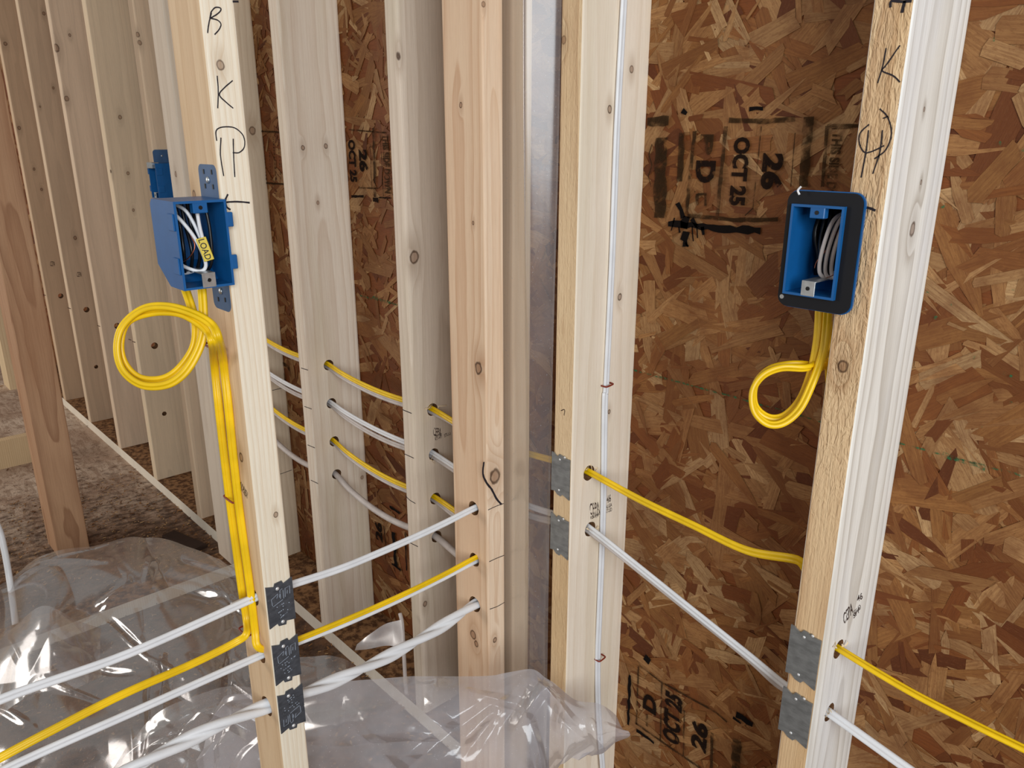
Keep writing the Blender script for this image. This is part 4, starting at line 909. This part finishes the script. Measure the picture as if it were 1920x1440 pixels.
midL = [
    [at(x, y, D=d+0.27) for x, y, d in [(395, 1330, 1.08), (420, 1305, 1.07), (480, 1300, 1.05), (560, 1290, 1.03), (640, 1284, 1.02), (720, 1279, 1.0), (800, 1270, .985), (880, 1263, .97), (940, 1258, .955), (1000, 1252, .945), (1040, 1275, .945), (1080, 1312, .945), (1120, 1322, .945), (1155, 1340, .945)]],
    [at(x, y, D=d+0.27) for x, y, d in [(385, 1370, 1.07), (420, 1345, 1.06), (480, 1335, 1.04), (560, 1325, 1.02), (640, 1320, 1.0), (720, 1315, .975), (800, 1306, .955), (880, 1302, .945), (940, 1296, .94), (1000, 1290, .93), (1040, 1305, .93), (1080, 1332, .93), (1120, 1348, .93), (1165, 1362, .935)]],
    [at(x, y, D=d+0.27) for x, y, d in [(380, 1410, 1.06), (420, 1390, 1.04), (480, 1380, 1.02), (560, 1372, .99), (640, 1366, .965), (720, 1358, .945), (800, 1352, .935), (880, 1352, .93), (940, 1350, .925), (1000, 1345, .92), (1040, 1350, .92), (1080, 1362, .92), (1120, 1372, .92), (1182, 1378, .93)]],
    [at(x, y, D=d+0.28) for x, y, d in [(375, 1460, 1.04), (420, 1440, 1.02), (480, 1430, 1.0), (560, 1425, .97), (640, 1420, .95), (720, 1414, .93), (800, 1410, .92), (880, 1408, .915), (940, 1405, .915), (1000, 1402, .91), (1040, 1398, .91), (1080, 1396, .91), (1120, 1396, .92), (1165, 1392, .925)]],
    [at(x, y, D=d+0.3) for x, y, d in [(370, 1520, 1.02), (420, 1510, 1.0), (480, 1500, .98), (560, 1495, .95), (640, 1490, .93), (720, 1484, .915), (800, 1480, .91), (880, 1475, .905), (940, 1470, .90), (1000, 1460, .90), (1030, 1450, .90), (1055, 1440, .905), (1085, 1424, .91), (1120, 1412, .92)]]]
sheet('plastic_sheet', 'shiny clear plastic sheet bunched before the foot of the pinkish and cream studs', midL, M_POLY2, 320, 150, ((.20, 1.), (.10, .45)), .08, 21, creases=26)
backL = [
    [at(x, y, D=d+0.32) for x, y, d in [(500, 1232, 1.35), (570, 1228, 1.33), (620, 1228, 1.31), (660, 1245, 1.3), (680, 1285, 1.28)]],
    [at(x, y, D=d+0.34) for x, y, d in [(500, 1300, 1.25), (570, 1290, 1.24), (620, 1285, 1.23), (660, 1290, 1.22), (685, 1310, 1.22)]],
    [at(x, y, D=d+0.34) for x, y, d in [(500, 1380, 1.2), (570, 1370, 1.18), (620, 1360, 1.17), (660, 1350, 1.16), (690, 1345, 1.16)]]]
sheet('plastic_sheet', 'low clear plastic hump right behind the marked stud', backL, M_POLY, 80, 60, ((.16, 1.), (.05, .3)), .04, 31, creases=4)
flap = [
    [at(x, y, D=d+0.28) for x, y, d in [(664, 1203, 1.34), (690, 1188, 1.33), (720, 1170, 1.32), (752, 1162, 1.30)]],
    [at(x, y, D=d+0.28) for x, y, d in [(664, 1208, 1.33), (695, 1202, 1.32), (725, 1190, 1.31), (755, 1185, 1.29)]],
    [at(x, y, D=d+0.28) for x, y, d in [(664, 1212, 1.32), (695, 1212, 1.31), (725, 1210, 1.3), (757, 1215, 1.28)]]]
sheet('plastic_flap', 'small cloudy triangular plastic flap under the twisted cable', flap, poly_mat('milky poly', .6, .3), 40, 20, ((.1, .3),), .03, 41, 'plastic flap')

# ------------------------------------------------------------------ splinters round the bored holes, scraps on the floor
M_SPL = plain('splinter wood', lin(226, 204, 170), .8, .2)
def splinter(parent, px, py, X, dy, dz, l):
    p = at(px, py, X=X)
    pts = [p, p+Vector((l*.35, dy*l*.5, dz*l*.5)), p+Vector((l*.45, dy*l, dz*l)), p+Vector((l*.25, dy*l*1.2, dz*l*1.15))]
    me = sweep('splinter', pts, [(.0011, 0), (0, .0003), (-.0011, 0), (0, -.0003)], n=3)
    link('splinter', me, M_SPL, parent)
for par, X, (cx, cy), sc_ in ((sM, -.7304, (1108, 880), 1), (sM, -.7304, (1110, 988), 1), (sA, XA+W, (1572, 1208), 1), (sA, XA+W, (1556, 1338), 1), (s3, -1.138, (815, 762), 1.4), (s3, -1.138, (817, 860), 1.2)):
    for k in range(5):
        a = random.uniform(0, 2*math.pi)
        splinter(par, cx+7*math.cos(a), cy+10*math.sin(a), X, math.cos(a), math.sin(a), random.uniform(.005, .011)*sc_)
def scrap(label, p, a, l, w_, h_, mat):
    bm = box_bm((-l/2, -w_/2, 0), (l/2, w_/2, h_), .002, 1)
    for v in bm.verts:
        v.co.y += .2*w_*math.sin(v.co.x/l*4); v.co.x += random.uniform(-.03, .03)*l
    bmesh.ops.transform(bm, matrix=Matrix.Translation(p) @ Matrix.Rotation(a, 4, 'Z'), verts=bm.verts)
    return tag(link('wood_scrap', bm_mesh('wood_scrap', bm), mat, loc=p), label, 'scrap')
M_DK = plain('dark scrap', lin(58, 42, 34), .8, .2)
scrap('dark flat scrap on the floor just behind the left plastic heap', at(346, 1018, Z=0), .15, .16, .045, .012, M_DK)
scrap('small dark block on the bright floor at the left border', at(20, 655, Z=0)+Vector((.1, -.25, 0)), .9, .14, .06, .04, M_DK)
